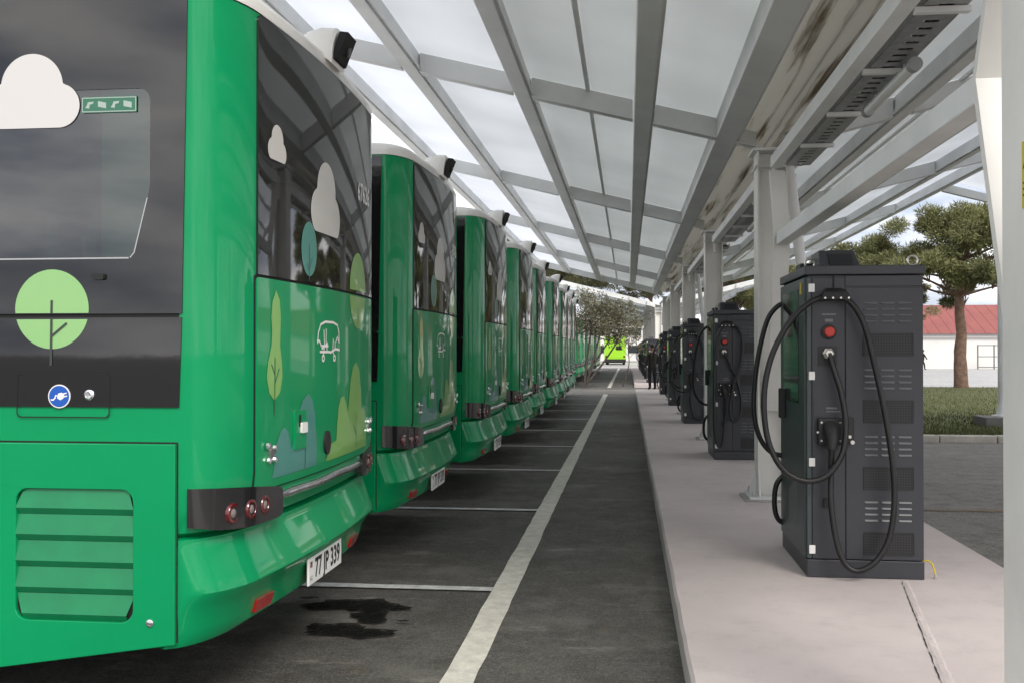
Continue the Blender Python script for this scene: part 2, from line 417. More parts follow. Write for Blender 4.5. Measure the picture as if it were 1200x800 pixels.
for k, (cx, cy, rx, ry, sd) in enumerate([(-1.74, 6.38, .27, .17, 3), (-1.58, 6.12, .12, .14, 5), (-1.64, 5.78, .25, .13, 9), (-2.1, 6.5, .06, .03, 2), (-1.35, 6.0, .03, .02, 1)]):
    sheet_obj('oil_stain', blob(cx, cy, rx, ry, sd), .016 + .002 * k, 'oil', ground)

M('dried_mud', (.26, .20, .13), .95, var=(6, .6, 1.2), bump=(40, .5, .01))
sheet_obj('mud_streak', blob(4.6, 10.9, 1.5, .11, 12, 60), .009, 'dried_mud', ground)
sheet_obj('mud_streak', blob(6.6, 11.1, .9, .07, 13, 60), .0095, 'dried_mud', ground)
def platform(name, x0, x1, y0, y1, h, seed):
    r = random.Random(seed); n = int((y1 - y0) / .22); m = MB()
    top = []; bot = []
    ys = [y0 + (y1 - y0) * i / n for i in range(n + 1)]
    xl = [x0 + r.uniform(-.003, .003) + .002 * math.sin(y * 2) for y in ys]
    vs = []; fs = []
    for i, y in enumerate(ys):
        vs += [(x0 - .008, y, -.01), (xl[i] - .004, y, h - .018), (xl[i] + .014, y, h), (x1 - .02, y, h), (x1, y, h - .02), (x1 + .01, y, -.01)]
    for i in range(n):
        for j in range(5): fs.append((i * 6 + j, i * 6 + j + 1, i * 6 + 7 + j, i * 6 + 6 + j))
    fs += [tuple(range(6)), tuple(range(n * 6, n * 6 + 6))]
    o = m.add(vs, fs).build(name, 'platform_screed'); return tag(o, kind='structure')
plat = platform('platform', .29, 2.6, -8, 40.0, .15, 4)
platform('platform', .29, 2.6, 46, 98, .15, 5)
# mortar-filled trench joint running from the first cabinet
r = random.Random(8); m = MB(); vs = []; fs = []; n = 70
for i in range(n + 1):
    t = i / n; x = 1.79 - .42 * t; y = 6.86 - 2.5 * t
    w1, w2 = .026 + r.uniform(-.008, .008), .03 + r.uniform(-.008, .008)
    vs += [(x - w1, y, .149), (x - w1 * .4, y, .1525 + r.uniform(-.0015, .003)), (x + w2 * .4, y, .153 + r.uniform(-.0015, .003)), (x + w2, y, .149)]
for i in range(n):
    for j in range(3): fs.append((i * 4 + j, i * 4 + j + 1, i * 4 + 5 + j, i * 4 + 4 + j))
m.add(vs, fs).build('mortar_joint', 'platform_screed', plat)
sheet_obj('joint_crack', [(1.79 - .42 * t - .032 + r.uniform(-.003, .003), 6.8 - 2.4 * t) for t in np.linspace(0, 1, 50)] + [(1.79 - .42 * t - .027 + r.uniform(-.003, .003), 6.8 - 2.4 * t) for t in np.linspace(1, 0, 50)], .1535, 'seal', plat)

# lawn with kerb stones
lawn = MB(); lawn.add([(3.6, 19.3, .10), (40, 19.3, .10), (40, 43.8, .16), (3.6, 43.8, .16), (3.6, 19.3, -.02), (40, 19.3, -.02), (40, 43.8, -.02), (3.6, 43.8, -.02)], [(0, 1, 2, 3), (4, 5, 1, 0), (5, 6, 2, 1), (6, 7, 3, 2), (7, 4, 0, 3)])
lawn = tag(lawn.build('lawn', 'grass_ground'), kind='structure')
ks = MB().box((0, 0, -.02), (.985, .26, .13)).build('kerb_stone', 'kerb_stone', lawn, bevel=.02, loc=(3.6, 19.03, 0))
for i in range(1, 30): inst(ks, 'kerb_stone', lawn, (3.6 + i, 19.03 + random.uniform(-.008, .008), random.uniform(-.006, .004)))
nb = 26000; yy = 19.35 + (rng.random(nb) ** 1.5) * 24; xx = 4.2 + rng.random(nb) * (6 + (yy - 19) * .55); hh = .035 + rng.random(nb) * .045; aa = rng.random(nb) * 6.28; lx = (rng.random(nb) - .5) * .05
z0 = .10 + (yy - 19.3) / 24.5 * .06
vv = np.zeros((nb, 3, 3)); dx = np.cos(aa) * .012; dy = np.sin(aa) * .012
vv[:, 0] = np.stack([xx - dx, yy - dy, z0 - .005], 1); vv[:, 1] = np.stack([xx + dx, yy + dy, z0 - .005], 1); vv[:, 2] = np.stack([xx + lx, yy + lx[::-1], z0 + hh], 1)
def tri_object(name, vv, mat, parent=None):
    k = vv.shape[1]; n = len(vv); me = bpy.data.meshes.new(name)
    me.vertices.add(n * k); me.vertices.foreach_set('co', vv.reshape(-1).astype(np.float32)); me.loops.add(n * k); me.loops.foreach_set('vertex_index', np.arange(n * k, dtype=np.int32))
    me.polygons.add(n); me.polygons.foreach_set('loop_start', np.arange(0, n * k, k, dtype=np.int32)); me.update(calc_edges=True); me.validate()
    me.materials.append(MATS[mat]); o = bpy.data.objects.new(name, me); COL.objects.link(o); o.parent = parent; return o
tag(tri_object('grass', vv, 'grass_blade'), 'short olive green grass growing on the lawn strip', 'grass', kind='stuff')

# ------------------------------------------------------------------ canopy
XC = 1.45; SLOPE = .25; ZB = 3.70
def zb(x): return ZB + SLOPE * abs(x - XC)
PUR = [.45, 1.30, 2.55, 3.74, 4.88]            # distance of each purlin from the valley
def hsec(m, x, y, z0, z1, w=.30, d=.30, tf=.018, tw=.014):
    m.box((x - w / 2, y - d / 2, z0), (x - w / 2 + tf, y + d / 2, z1)); m.box((x + w / 2 - tf, y - d / 2, z0), (x + w / 2, y + d / 2, z1))
    m.box((x - w / 2 + tf, y - tw / 2, z0), (x + w / 2 - tf, y + tw / 2, z1))
def slope_bar(m, xa, xb, y0, y1, off0, off1):
    m.hexa([(xa, y0, zb(xa) + off0), (xb, y0, zb(xb) + off0), (xb, y1, zb(xb) + off0), (xa, y1, zb(xa) + off0), (xa, y0, zb(xa) + off1), (xb, y0, zb(xb) + off1), (xb, y1, zb(xb) + off1), (xa, y1, zb(xa) + off1)])
def canopy(ys, label, braced=(), pipes=()):
    root = empty('canopy', (XC, ys[0], 0)); tag(root, label, 'canopy')
    ox, oy = XC, ys[0]
    def B(m, name, mat, **k):
        m.v = [(x - ox, y - oy, z) for x, y, z in m.v]; return m.build(name, mat, root, **k)
    def child(m, name, mat, par, **k):
        m.v = [(x - ox, y - oy, z) for x, y, z in m.v]; return m.build(name, mat, par, **k)
    ya, yb = ys[0] - .25, ys[-1] + .25
    for si in (-1, 1):
        e = XC + si * (PUR[-1] + .0)
        for i, p in enumerate(PUR):
            x = XC + si * p; w = .085 if i else .1; m = MB(); xs = sorted((x - w, x + w))
            m.hexa([(xs[0], ya, zb(xs[0]) - .012), (xs[1], ya, zb(xs[1]) - .012), (xs[1], yb, zb(xs[1]) - .012), (xs[0], yb, zb(xs[0]) - .012),
                    (xs[0], ya, zb(xs[0]) + .2), (xs[1], ya, zb(xs[1]) + .2), (xs[1], yb, zb(xs[1]) + .2), (xs[0], yb, zb(xs[0]) + .2)])
            B(m, 'purlin', 'steel_beam', bevel=.008)
            # lower flange lip on one side, as on the photographed channel sections
            m = MB(); xi = x - si * (w + .028); xs = sorted((x - si * w, xi))
            m.hexa([(xs[0], ya, zb(xs[0]) + .01), (xs[1], ya, zb(xs[1]) + .01), (xs[1], yb, zb(xs[1]) + .01), (xs[0], yb, zb(xs[0]) + .01),
                    (xs[0], ya, zb(xs[0]) + .045), (xs[1], ya, zb(xs[1]) + .045), (xs[1], yb, zb(xs[1]) + .045), (xs[0], yb, zb(xs[0]) + .045)])
            B(m, 'purlin_flange', 'steel_beam')
        for y in ys:
            ends = [.16] + [p for p in PUR]
            for i in range(len(PUR)):
                p0 = (.15 if i == 0 else PUR[i - 1] + .12); p1 = PUR[i] - .12
                if p1 - p0 < .03: continue
                xa, xb = sorted((XC + si * p0 - (0 if i == 0 else si * .02), XC + si * p1 + si * .02))
                m = MB(); slope_bar(m, xa, xb, y - .05, y + .05, 0, .195); slope_bar(m, xa, xb, y - .075, y + .075, -.012, -.001)
                B(m, 'cross_beam', 'steel_beam')
        # roof panels, one per cell
        for k in range(len(ys) - 1):
            y0, y1 = ys[k] + .008, ys[k + 1] - .008
            for i in range(len(PUR) - 1):
                xa, xb = sorted((XC + si * (PUR[i] + .004), XC + si * (PUR[i + 1] - .004)))
                mat = ('panel_grey', 'panel_grey', 'panel_milky', 'panel_clear')[i]
                m = MB(); slope_bar(m, xa, xb, y0, y1, .205, .213); B(m, 'roof_panel', mat)
                if i == 1:
                    xm = XC + si * (PUR[i] + .56); m = MB(); slope_bar(m, xm - .022, xm + .022, y0, y1, .17, .202); B(m, 'panel_joint', 'steel_beam')
    # valley gutter
    for k in range(len(ys) - 1):
        m = MB(); y0, y1 = ys[k] + .002, ys[k + 1] - .002
        for s_ in (-1, 1):
            m.hexa([(XC, y0, 3.83), (XC + s_ * .34, y0, 3.93), (XC + s_ * .34, y1, 3.93), (XC, y1, 3.83), (XC, y0, 3.845), (XC + s_ * .34, y0, 3.945), (XC + s_ * .34, y1, 3.945), (XC, y1, 3.845)])
        B(m, 'gutter', 'gutter_sheet')
    for k, y in enumerate(ys):
        m = MB(); hsec(m, XC, y, .19, 3.66); c = B(m, 'column', 'steel_cream')
        m = MB(); m.box((XC - .2, y - .2, 3.662), (XC + .2, y + .2, 3.688)); m.box((XC - .17, y - .17, 3.50), (XC + .17, y + .17, 3.515)); child(m, 'cap_plate', 'steel_white', c)
        m = MB(); m.box((XC - .24, y - .24, .168), (XC + .24, y + .24, .192)); child(m, 'base_plate', 'steel_white', c)
        m = MB(); m.box((XC - .29, y - .29, .148), (XC + .29, y + .29, .167)); child(m, 'grout_pad', 'concrete', c, bevel=.01)
        m = MB()
        for sx in (-1, 1):
            m.prism([(XC + sx * .152, .194), (XC + sx * .232, .194), (XC + sx * .152, .46)], 1, y - .007, y + .007)
        for sx in (-1, 1):
            m.prism([(y + sx * .152, .194), (y + sx * .232, .194), (y + sx * .152, .46)], 0, XC - .147, XC - .133) if sx else 0
            m.prism([(y + sx * .152, .194), (y + sx * .232, .194), (y + sx * .152, .46)], 0, XC + .133, XC + .147)
        child(m, 'gusset', 'steel_white', c)
        m = MB()
        for sx in (-1, 1):
            for sy in (-1, 1): m.lathe([(.02, .192), (.02, .212), (.012, .213), (.012, .25)], 6, Matrix.Translation((XC + sx * .2, y + sy * .2, 0)))
        child(m, 'anchor_bolts', 'steel_bolt', c)
    # longitudinal beam under the valley, span by span
    for k in range(len(ys) - 1):
        m = MB().box((1.40, ys[k] + .36, 3.45), (1.50, ys[k + 1] - .36, 3.565)); t = B(m, 'tie_beam', 'steel_white', bevel=.006)
        m = MB()
        for e, d in ((ys[k] + .36, -1), (ys[k + 1] - .36, 1)):
            m.box((1.44, min(e, e + d * .2), 3.30), (1.456, max(e, e + d * .2), 3.56))
        child(m, 'tie_plate', 'steel_white', t)
    for k in braced:                              # knee frame: two bent struts and the horizontal tube between them
        ya_, yb_ = ys[k], ys[k + 1]
        for base, d in ((ya_, 1), (yb_, -1)):
            pts = [(base + d * .155, 1.05), (base + d * .72, 2.74), (base + d * .40, 3.42)]
            m = MB()
            for i in range(len(pts) - 1):
                (a, za), (c_, zc) = pts[i], pts[i + 1]; t = .045 * d
                m.hexa([(1.385, a, za), (1.535, a, za), (1.535, c_, zc), (1.385, c_, zc), (1.385, a + t * -1, za), (1.535, a - t, za), (1.535, c_ - t, zc), (1.385, c_ - t, zc)])
            B(m, 'knee_strut', 'steel_cream')
        m = MB().box((1.405, ya_ + .722, 2.655), (1.515, yb_ - .722, 2.775)); B(m, 'knee_beam', 'steel_white', bevel=.006)
    for k in pipes:
        y = ys[k]; m = MB().tube([(1.655, y + .22, 3.66), (2.08, y + .22, .15)], .055, 14); B(m, 'raking_pipe', 'steel_white', smooth=True)
    return root
YS1 = [3.55 + 7.0 * i for i in range(6)]
canopy(YS1, 'white steel butterfly canopy with translucent roof panels over the first bus row', braced=(0,), pipes=(1, 3))
YS2 = [49.0 + 7 * i for i in range(7)]
canopy(YS2, 'white steel butterfly canopy standing beyond the leaning tree and cross path')

# mono-pitch white canopy at the right, its column on a concrete footing by the lawn
c3 = empty('side_canopy', (7.68, 21.9, 0)); tag(c3, 'white mono-pitch canopy with column on concrete footing beside the lawn', 'canopy')
def z3(x): return 4.93 - .27 * (x - 6.45)
def rel3(m): m.v = [(x - 7.68, y - 21.9, z) for x, y, z in m.v]; return m
for y in (21.7, 14.7, 7.7, .7):
    m = MB(); m.hexa([(6.45, y - .06, z3(6.45)), (12, y - .06, z3(12)), (12, y + .06, z3(12)), (6.45, y + .06, z3(6.45)), (6.45, y - .06, z3(6.45) + .16), (12, y - .06, z3(12) + .16), (12, y + .06, z3(12) + .16), (6.45, y + .06, z3(6.45) + .16)])
    rel3(m).build('cross_beam', 'steel_white', c3)
for x in (6.5, 7.6, 8.7, 9.8, 10.9, 11.9):
    m = MB(); m.hexa([(x - .04, .6, z3(x) + .17), (x + .04, .6, z3(x) + .17), (x + .04, 21.9, z3(x) + .17), (x - .04, 21.9, z3(x) + .17), (x - .04, .6, z3(x) + .27), (x + .04, .6, z3(x) + .27), (x + .04, 21.9, z3(x) + .27), (x - .04, 21.9, z3(x) + .27)])
    rel3(m).build('purlin', 'steel_white', c3)
for i in range(5):
    for k in range(3):
        xa, xb = 6.51 + 1.1 * i, 7.59 + 1.1 * i; y0, y1 = .65 + 7.08 * k, .65 + 7.07 * (k + 1)
        m = MB(); m.hexa([(xa, y0, z3(xa) + .28), (xb, y0, z3(xb) + .28), (xb, y1, z3(xb) + .28), (xa, y1, z3(xa) + .28), (xa, y0, z3(xa) + .288), (xb, y0, z3(xb) + .288), (xb, y1, z3(xb) + .288), (xa, y1, z3(xa) + .288)])
        rel3(m).build('roof_panel', 'panel_clear', c3)
for (x, y) in ((7.68, 21.9), (11.2, 21.7), (11.2, 7.7), (11.2, .7)):
    m = MB(); m.tube([(x, y, .3), (x, y, z3(x) + .02)], .085, 14); c = rel3(m).build('column', 'steel_white', c3, smooth=True)
    m = MB(); m.lathe([(.21, .3), (.21, .33), (.12, .34), (.09, .55)], 12, Matrix.Translation((x, y, 0))); rel3(m).build('base_plate', 'steel_white', c)
    m = MB().box((x - .45, y - .4, -.01), (x + .45, y + .4, .3)); rel3(m).build('footing', 'footing_concrete', c, bevel=.015)

# warning sticker on the column beside the camera
st = MB().box((1.2975, 3.41, 2.12), (1.2992, 3.515, 2.34)).build('warning_sticker', 'yellow'); tag(st, 'yellow warning sticker on white steel column', 'sticker')
m = MB(); m.sheet([[(3.425, 2.25), (3.505, 2.25), (3.465, 2.325)], [(3.438, 2.258), (3.492, 2.258), (3.465, 2.308)]], lambda a, b_, d: (1.2968, a, b_)); m.box((1.2965, 3.42, 2.16), (1.2974, 3.505, 2.166)); m.box((1.2965, 3.42, 2.18), (1.2974, 3.505, 2.186)); m.box((1.2965, 3.42, 2.20), (1.2974, 3.505, 2.206))
m.build('sticker_print', 'plate_ink', st)

# cable trays and tube lamps under the tie beams
def tray(y0, y1, label):
    root = empty('cable_tray', (1.66, y0, 3.46)); tag(root, label, 'cable tray', 'cable trays under the canopy valley')
    m = MB(); L_ = y1 - y0
    for x in (-.115, .105): m.box((x, 0, 0), (x + .006, L_, .06))
    m.box((-.109, 0, 0), (-.045, L_, .004)); m.box((.04, 0, 0), (.105, L_, .004))
    y = 0
    while y < L_: m.box((-.045, y, 0), (.04, y + .085, .004)); y += .13
    m.build('tray_rail', 'galvanised', root)
    for x, r_ in ((-.08, .016), (-.045, .02), (0, .017), (.04, .022), (.075, .015)):
        path = [(x + .006 * math.sin(i * 1.7 + x * 60), L_ * i / 14, .006 + r_ + .004 * math.sin(i * 2.3)) for i in range(15)]
        MB().tube(path, r_, 6).build('conduit', 'conduit', root, smooth=True)
    y = .35
    while y < L_:
        MB().box((-.158, y, -.035), (.125, y + .045, -.004)).build('bracket', 'steel_white', root); y += 1.18
for k in range(5): tray(YS1[k] + .42, YS1[k + 1] - .42, 'galvanised cable tray over the %s cabinet, beside the canopy tie beam' % ('first', 'second', 'third', 'fourth', 'fifth')[k])
def lamp(y, label):
    root = empty('tube_lamp', (1.735, y, 3.39)); tag(root, label, 'lamp', 'tube lamps under the cable trays')
    MB().tube([(0, .06, 0), (0, 1.2, 0)], .038, 14).build('tube', 'lamp_case', root, smooth=True)
    for a, b_ in ((0, .06), (1.2, 1.26)): MB().tube([(0, a, 0), (0, b_, 0)], .044, 14).build('end_cap', 'lamp_cap', root, smooth=True)
    m = MB()
    for yy_ in (.25, 1.0): m.box((-.012, yy_, .03), (.012, yy_ + .03, .036 + .036))
    m.build('bracket', 'galvanised', root)
lamp(6.35, 'white tube lamp with grey end caps hung beside the knee frame')
for k in (1, 2, 3): lamp(YS1[k] + 3.0, 'white tube lamp hung above the %s charging cabinet' % ('first', 'second', 'third', 'fourth')[k])

# ------------------------------------------------------------------ bus
BOW = .045; A0 = .95; HW = 1.275; RX = .15
_pz = [.42, .46, .58, .635, .655, .86, .9, 1.0, 1.12]; _px = [-.115, -.085, -.05, .0, .012, -.06, -.055, -.012, 0]
def prof(z): return float(np.interp(z, _pz, _px))
def Fx(y, z):
    a = min(abs(y), HW - .0005); c = RX * (1 - math.sqrt(max(0, 1 - ((a - A0) / (HW - A0)) ** 2))) if a > A0 else 0
    return prof(z) - BOW * y * y - c
def rear_y(nc=9, ns=14):
    """y samples round the rear, dense in the corners"""
    c = [A0 + (HW - A0) * math.sin(R(90) * i / nc) for i in range(nc + 1)]
    mid = [-A0 + 2 * A0 * i / ns for i in range(1, ns)]
    return [-v for v in c[::-1]] + mid + c
XS = -BOW * HW * HW - RX          # where the rear corner meets the flat side (about -0.223)
def side_z(x): return float(np.interp(x, [-4, -1.5, -1.04, -.26], [.29, .30, .33, .445]))
def slice_sheet(m, loops, fn, step=.07, skirt=None):
    """fill 2-D loops, cut into strips along the first axis so that the sheet can follow the curved rear."""
    bm = bmesh.new(); tri = tessellate_polygon([[Vector((a, b_, 0)) for a, b_ in lp] for lp in loops]); vs = [bm.verts.new((a, b_, 0)) for lp in loops for a, b_ in lp]
    for t in tri:
        try: bm.faces.new([vs[i] for i in t])
        except ValueError: pass
    xs = [v.co.x for v in bm.verts]; x = math.ceil(min(xs) / step) * step
    while x < max(xs):
        bmesh.ops.bisect_plane(bm, geom=bm.verts[:] + bm.edges[:] + bm.faces[:], plane_co=(x, 0, 0), plane_no=(1, 0, 0)); x += step
    zs = [v.co.y for v in bm.verts]
    for zc in _pz:
        if min(zs) < zc < max(zs): bmesh.ops.bisect_plane(bm, geom=bm.verts[:] + bm.edges[:] + bm.faces[:], plane_co=(0, zc, 0), plane_no=(0, 1, 0))
    bm.verts.index_update(); k = len(m.v)
    for v in bm.verts: m.v.append(fn(v.co.x, v.co.y, 0))
    for f in bm.faces: m.f.append(tuple(k + v.index for v in f.verts))
    if skirt:
        for e in bm.edges:
            if len(e.link_faces) == 1:
                a, c = e.verts; k2 = len(m.v); m.v += [fn(a.co.x, a.co.y, 0), fn(c.co.x, c.co.y, 0), fn(c.co.x, c.co.y, skirt), fn(a.co.x, a.co.y, skirt)]; m.f.append((k2, k2 + 1, k2 + 2, k2 + 3))
    bm.free(); return m
def on_rear(off):
    def fn(y, z, d):
        e = .002; n = Vector((1, -(Fx(y + e, z) - Fx(y - e, z)) / (2 * e), -(Fx(y, z + e) - Fx(y, z - e)) / (2 * e)))
        n.normalize(); p = Vector((Fx(y, z), y, z)) + n * (off - d); return tuple(p)
    return fn
def rear_part(name, loops, off, mat, parent, skirt=.02, smooth=True, step=.07):
    o = slice_sheet(MB(), loops, on_rear(off), step, skirt).build(name, mat, parent, recalc=False)
    return fix_out(o, Vector((1, 0, 0)), smooth)
def fix_out(o, d, smooth=False):
    me = o.data; bm = bmesh.new(); bm.from_mesh(me); bmesh.ops.remove_doubles(bm, verts=bm.verts, dist=1e-5); bmesh.ops.recalc_face_normals(bm, faces=bm.faces)
    s = sum((f.normal.dot(d) * f.calc_area() for f in bm.faces), 0.0)
    if s < 0: bmesh.ops.reverse_faces(bm, faces=bm.faces)
    bm.to_mesh(me); bm.free()
    if smooth:
        me.polygons.foreach_set('use_smooth', [True] * len(me.polygons)); me.set_sharp_from_angle(angle=R(35))
    return o
def side_part(name, loops, off, mat, parent, skirt=.012, sgn=-1, bevel=0):
    m = MB().sheet(loops, lambda a, b_, d: (a, sgn * (HW + off - d), b_), skirt); o = m.build(name, mat, parent, recalc=False); o = fix_out(o, Vector((0, sgn, 0)))
    return o
def cloud(cx, cz, w, h):
    circ = [(-.26, .27, .32), (.36, .25, .32), (.06, .60, .40)]; pts = []; n = 72
    for i in range(n):
        a = 2 * math.pi * i / n; d = (math.cos(a), math.sin(a)); o = (.06, .27); best = 0
        for (x, z, r_) in circ:
            ex, ez = o[0] - x, o[1] - z; bq = ex * d[0] + ez * d[1]; cq = ex * ex + ez * ez - r_ * r_; D = bq * bq - cq
            if D > 0: best = max(best, -bq + math.sqrt(D))
        # flat base between the two lower lobes
        if d[1] < 0:
            t = o[1] / -d[1]; x = o[0] + d[0] * t
            best = t if -.26 <= x <= .36 else min(best, t)
        pts.append((o[0] + d[0] * best, o[1] + d[1] * best))
    return [(cx + (x - .06) * w / 1.24, cz + z * h) for x, z in pts]

def ring(z, rear_in=0., inset=0., xf=-12.0):
    ys = rear_y(); P = []
    k = (HW - inset) / HW
    for y in ys: P.append((Fx(y, z) - rear_in - inset * .9, y * k, z))
    sx = [-.6, -1.04, -1.5, -4, -7, -10, -11.4]
    for x in sx: P.append((x, HW - inset, z))
    for i in range(5): a = R(22.5 * i); P.append((xf + .4 - (.4 - inset) * math.sin(a), (HW - inset) - .35 * (1 - math.cos(a)), z))
    for i in range(5)[::-1]: a = R(22.5 * i); P.append((xf + .4 - (.4 - inset) * math.sin(a), -(HW - inset) + .35 * (1 - math.cos(a)), z))
    for x in sx[::-1]: P.append((x, -(HW - inset), z))
    return P, len(ys)
def loft(rings, skip=None, top=False):
    m = MB(); n = len(rings[0]); vs = [p for r_ in rings for p in r_]; fs = []
    for i in range(len(rings) - 1):
        for j in range(n):
            if skip and skip(i, j): continue
            fs.append((i * n + j, i * n + (j + 1) % n, (i + 1) * n + (j + 1) % n, (i + 1) * n + j))
    if top: fs.append(tuple((len(rings) - 1) * n + j for j in range(n)))
    return m.add(vs, fs)

def make_bus():
    root = empty('city_bus', (0, 0, 0))
    # --- shell
    zl = [.3, .6, .875, .9, 1.0, 1.12, 1.4, 1.8, 2.4, 3.05, 3.135]; rings = []; nr = 0
    for z in zl:
        P, nr = ring(z, rear_in=.06 if z < .88 else 0)
        if z < .88: P = [(x, y * (.985 if i < nr else 1), zz) for i, (x, y, zz) in enumerate(P)]
        if z == .3: P = [(x, y, max(.42, side_z(x)) if i < nr else side_z(x)) for i, (x, y, zz) in enumerate(P)]
        rings.append(P)
    n = len(rings[0])
    def skip(i, j):
        if not (1.8 <= zl[i] and zl[i + 1] <= 3.05): return False
        a, c = rings[i][j], rings[i][(j + 1) % n]
        return abs(a[1]) > HW - .002 and abs(c[1]) > HW - .002 and min(a[0], c[0]) > -11.5 and max(a[0], c[0]) < -.5
    loft(rings, skip).build('body', 'green_paint', root, smooth=True)
    # --- roof cap
    rr = []
    for z, ins in ((3.138, -.005), (3.178, -.005), (3.208, .010), (3.232, .04), (3.25, .11), (3.264, .3), (3.275, .7)):
        P, _ = ring(z, inset=ins); rr.append(P)
    loft(rr, None, True).build('roof', 'roof_cream', root, smooth=True)
    # --- rear window, hatch, strip
    g = [(-.982, 1.985), (.982, 1.985)] + [(.982 - .07 * (1 - math.cos(a)), 3.06 + .07 * math.sin(a)) for a in (0, .5, 1.05, 1.57)] + [(-.982 + .03 * (1 - math.cos(a)), 3.10 + .03 * math.sin(a)) for a in (1.57, 1.05, .5, 0)]
    win = rear_part('rear_window', [g], .010, 'black_glass', root)
    rear_part('seal', [rrect(-1.002, 1.027, 1.002, 1.985, .02)], .003, 'seal', root, skirt=.006)
    hat = rear_part('engine_hatch', [rrect(-.99, 1.035, .99, 1.972, .02)], .009, 'green_paint', root, skirt=.012)
    vs, fs = text_tris('67626', .15, .004, .92); fn = on_rear(.0135)
    m = MB().add([fn(.70 + a, 2.585 + c, 0) for a, c in vs], fs); fix_out(m.build('number', 'white_print', win, recalc=False), Vector((1, 0, 0)))
    for nm, c in (('cloud_sticker', cloud(-.79, 2.515, .20, .165)), ('cloud_sticker', cloud(-.12, 2.255, .48, .375))): rear_part(nm, [c], .0125, 'cloud_print_glass', win, skirt=0)
    t_ = rear_part('tree_sticker', [ellipse(-.39, 2.153, .11, .135)], .0125, 'teal_print', win, skirt=0)
    m = MB()
    for s_ in ([(-.39, 1.995), (-.39, 2.18)], [(-.39, 2.06), (-.35, 2.11)], [(-.39, 2.04), (-.425, 2.08)]): slice_sheet(m, [stroke(s_, .009)], on_rear(.0135))
    fix_out(m.build('stem_sticker', 'teal_dark', win, recalc=False), Vector((1, 0, 0)))
    gt = [p for p in ellipse(.545, 2.0, .21, .222, 40)]
    up = [p for p in gt if p[1] >= 1.99]; lo = [(x, z if z < 1.968 else 1.968) for x, z in gt if z <= 1.985]
    up = sorted(up, key=lambda p: math.atan2(p[1] - 1.99 + .001, p[0] - .545)); lo = sorted(lo, key=lambda p: math.atan2(p[1] - 1.968 - .001, p[0] - .545))
    rear_part('tree_sticker', [up], .0125, 'leaf_print', win, skirt=0); rear_part('tree_sticker', [lo], .0115, 'leaf_print', hat, skirt=0)
    # hatch graphics
    pale = [(-.815, 1.425), (-.87, 1.46), (-.898, 1.53), (-.885, 1.6), (-.85, 1.67), (-.842, 1.74), (-.852, 1.8), (-.84, 1.87), (-.80, 1.925), (-.76, 1.88), (-.747, 1.8), (-.752, 1.74), (-.755, 1.67), (-.735, 1.6), (-.728, 1.53), (-.755, 1.46)]
    rear_part('tree_sticker', [pale], .0115, 'leaf_print', hat, skirt=0)
    tb = [(-.83, 1.075), (-.815, 1.15), (-.79, 1.23), (-.745, 1.285), (-.70, 1.296), (-.655, 1.27), (-.628, 1.2), (-.615, 1.19), (-.58, 1.25), (-.53, 1.35), (-.47, 1.415), (-.40, 1.44), (-.34, 1.41), (-.30, 1.34), (-.275, 1.2), (-.27, 1.075)]
    rear_part('bush_sticker', [tb], .0115, 'teal_print', hat, skirt=0)
    pb = [(-.115, 1.075), (-.09, 1.12), (-.03, 1.16), (.06, 1.17), (.075, 1.25), (.10, 1.34), (.15, 1.395), (.215, 1.40), (.27, 1.35), (.30, 1.31), (.325, 1.37), (.36, 1.48), (.42, 1.56), (.50, 1.585), (.58, 1.54), (.63, 1.42), (.645, 1.30), (.68, 1.315), (.74, 1.29), (.775, 1.22), (.785, 1.12), (.79, 1.075)]
    rear_part('bush_sticker', [pb], .0115, 'leaf_print', hat, skirt=0)
    m = MB()
    for s_ in ([(-.815, 1.36), (-.812, 1.62)], [(-.815, 1.50), (-.765, 1.57)], [(-.815, 1.545), (-.85, 1.59)], [(-.44, 1.075), (-.435, 1.22)], [(.50, 1.09), (.495, 1.28)], [(.497, 1.17), (.43, 1.23)], [(.545, 1.80), (.545, 1.9)]):
        slice_sheet(m, [stroke(s_, .009)], on_rear(.0125))
    fix_out(m.build('stem_sticker', 'stem_print', hat, recalc=False), Vector((1, 0, 0)))
    # white line emblem: bus outline with wheels and plug
    m = MB(); arch = [(-.265, 1.685), (-.255, 1.74), (-.215, 1.785), (-.14, 1.80), (.0, 1.80), (.075, 1.788), (.105, 1.75), (.11, 1.69)]
    for s_ in (arch, [(-.275, 1.70), (-.235, 1.70), (-.205, 1.672)], [(.05, 1.70), (.075, 1.725), (.10, 1.70)], [(-.23, 1.645), (-.06, 1.645)], [(-.06, 1.64), (.04, 1.66), (.12, 1.655)],
               [(-.165, 1.76), (-.155, 1.68), (-.17, 1.63)], [(-.125, 1.765), (-.13, 1.70), (-.11, 1.65)], [(.0, 1.715), (-.01, 1.66), (.005, 1.63)], [(.035, 1.70), (.03, 1.66)], [(-.2, 1.675), (-.09, 1.675)], [(-.2, 1.66), (-.1, 1.69)]):
        slice_sheet(m, [stroke(smooth_path([(a, c, 0) for a, c in s_], 3) and s_, .013)], on_rear(.0122))
    for c in (-.175, .02):
        slice_sheet(m, [ellipse(c, 1.612, .024, .02, 14), ellipse(c, 1.612, .011, .009, 12)], on_rear(.0122))
    fix_out(m.build('emblem', 'white_print', hat, recalc=False), Vector((1, 0, 0)))
    # hatch hardware
    lb = rear_part('latch_plate', [rrect(-.59, 1.18, -.445, 1.365, .006)], .0185, 'green_paint', hat, skirt=.012)
    rear_part('slot', [rrect(-.545, 1.285, -.515, 1.345, .01)], .0195, 'seal', lb, skirt=0)
    rear_part('padlock', [rrect(-.525, 1.255, -.455, 1.305, .006)], .03, 'white_print', lb, skirt=.014)
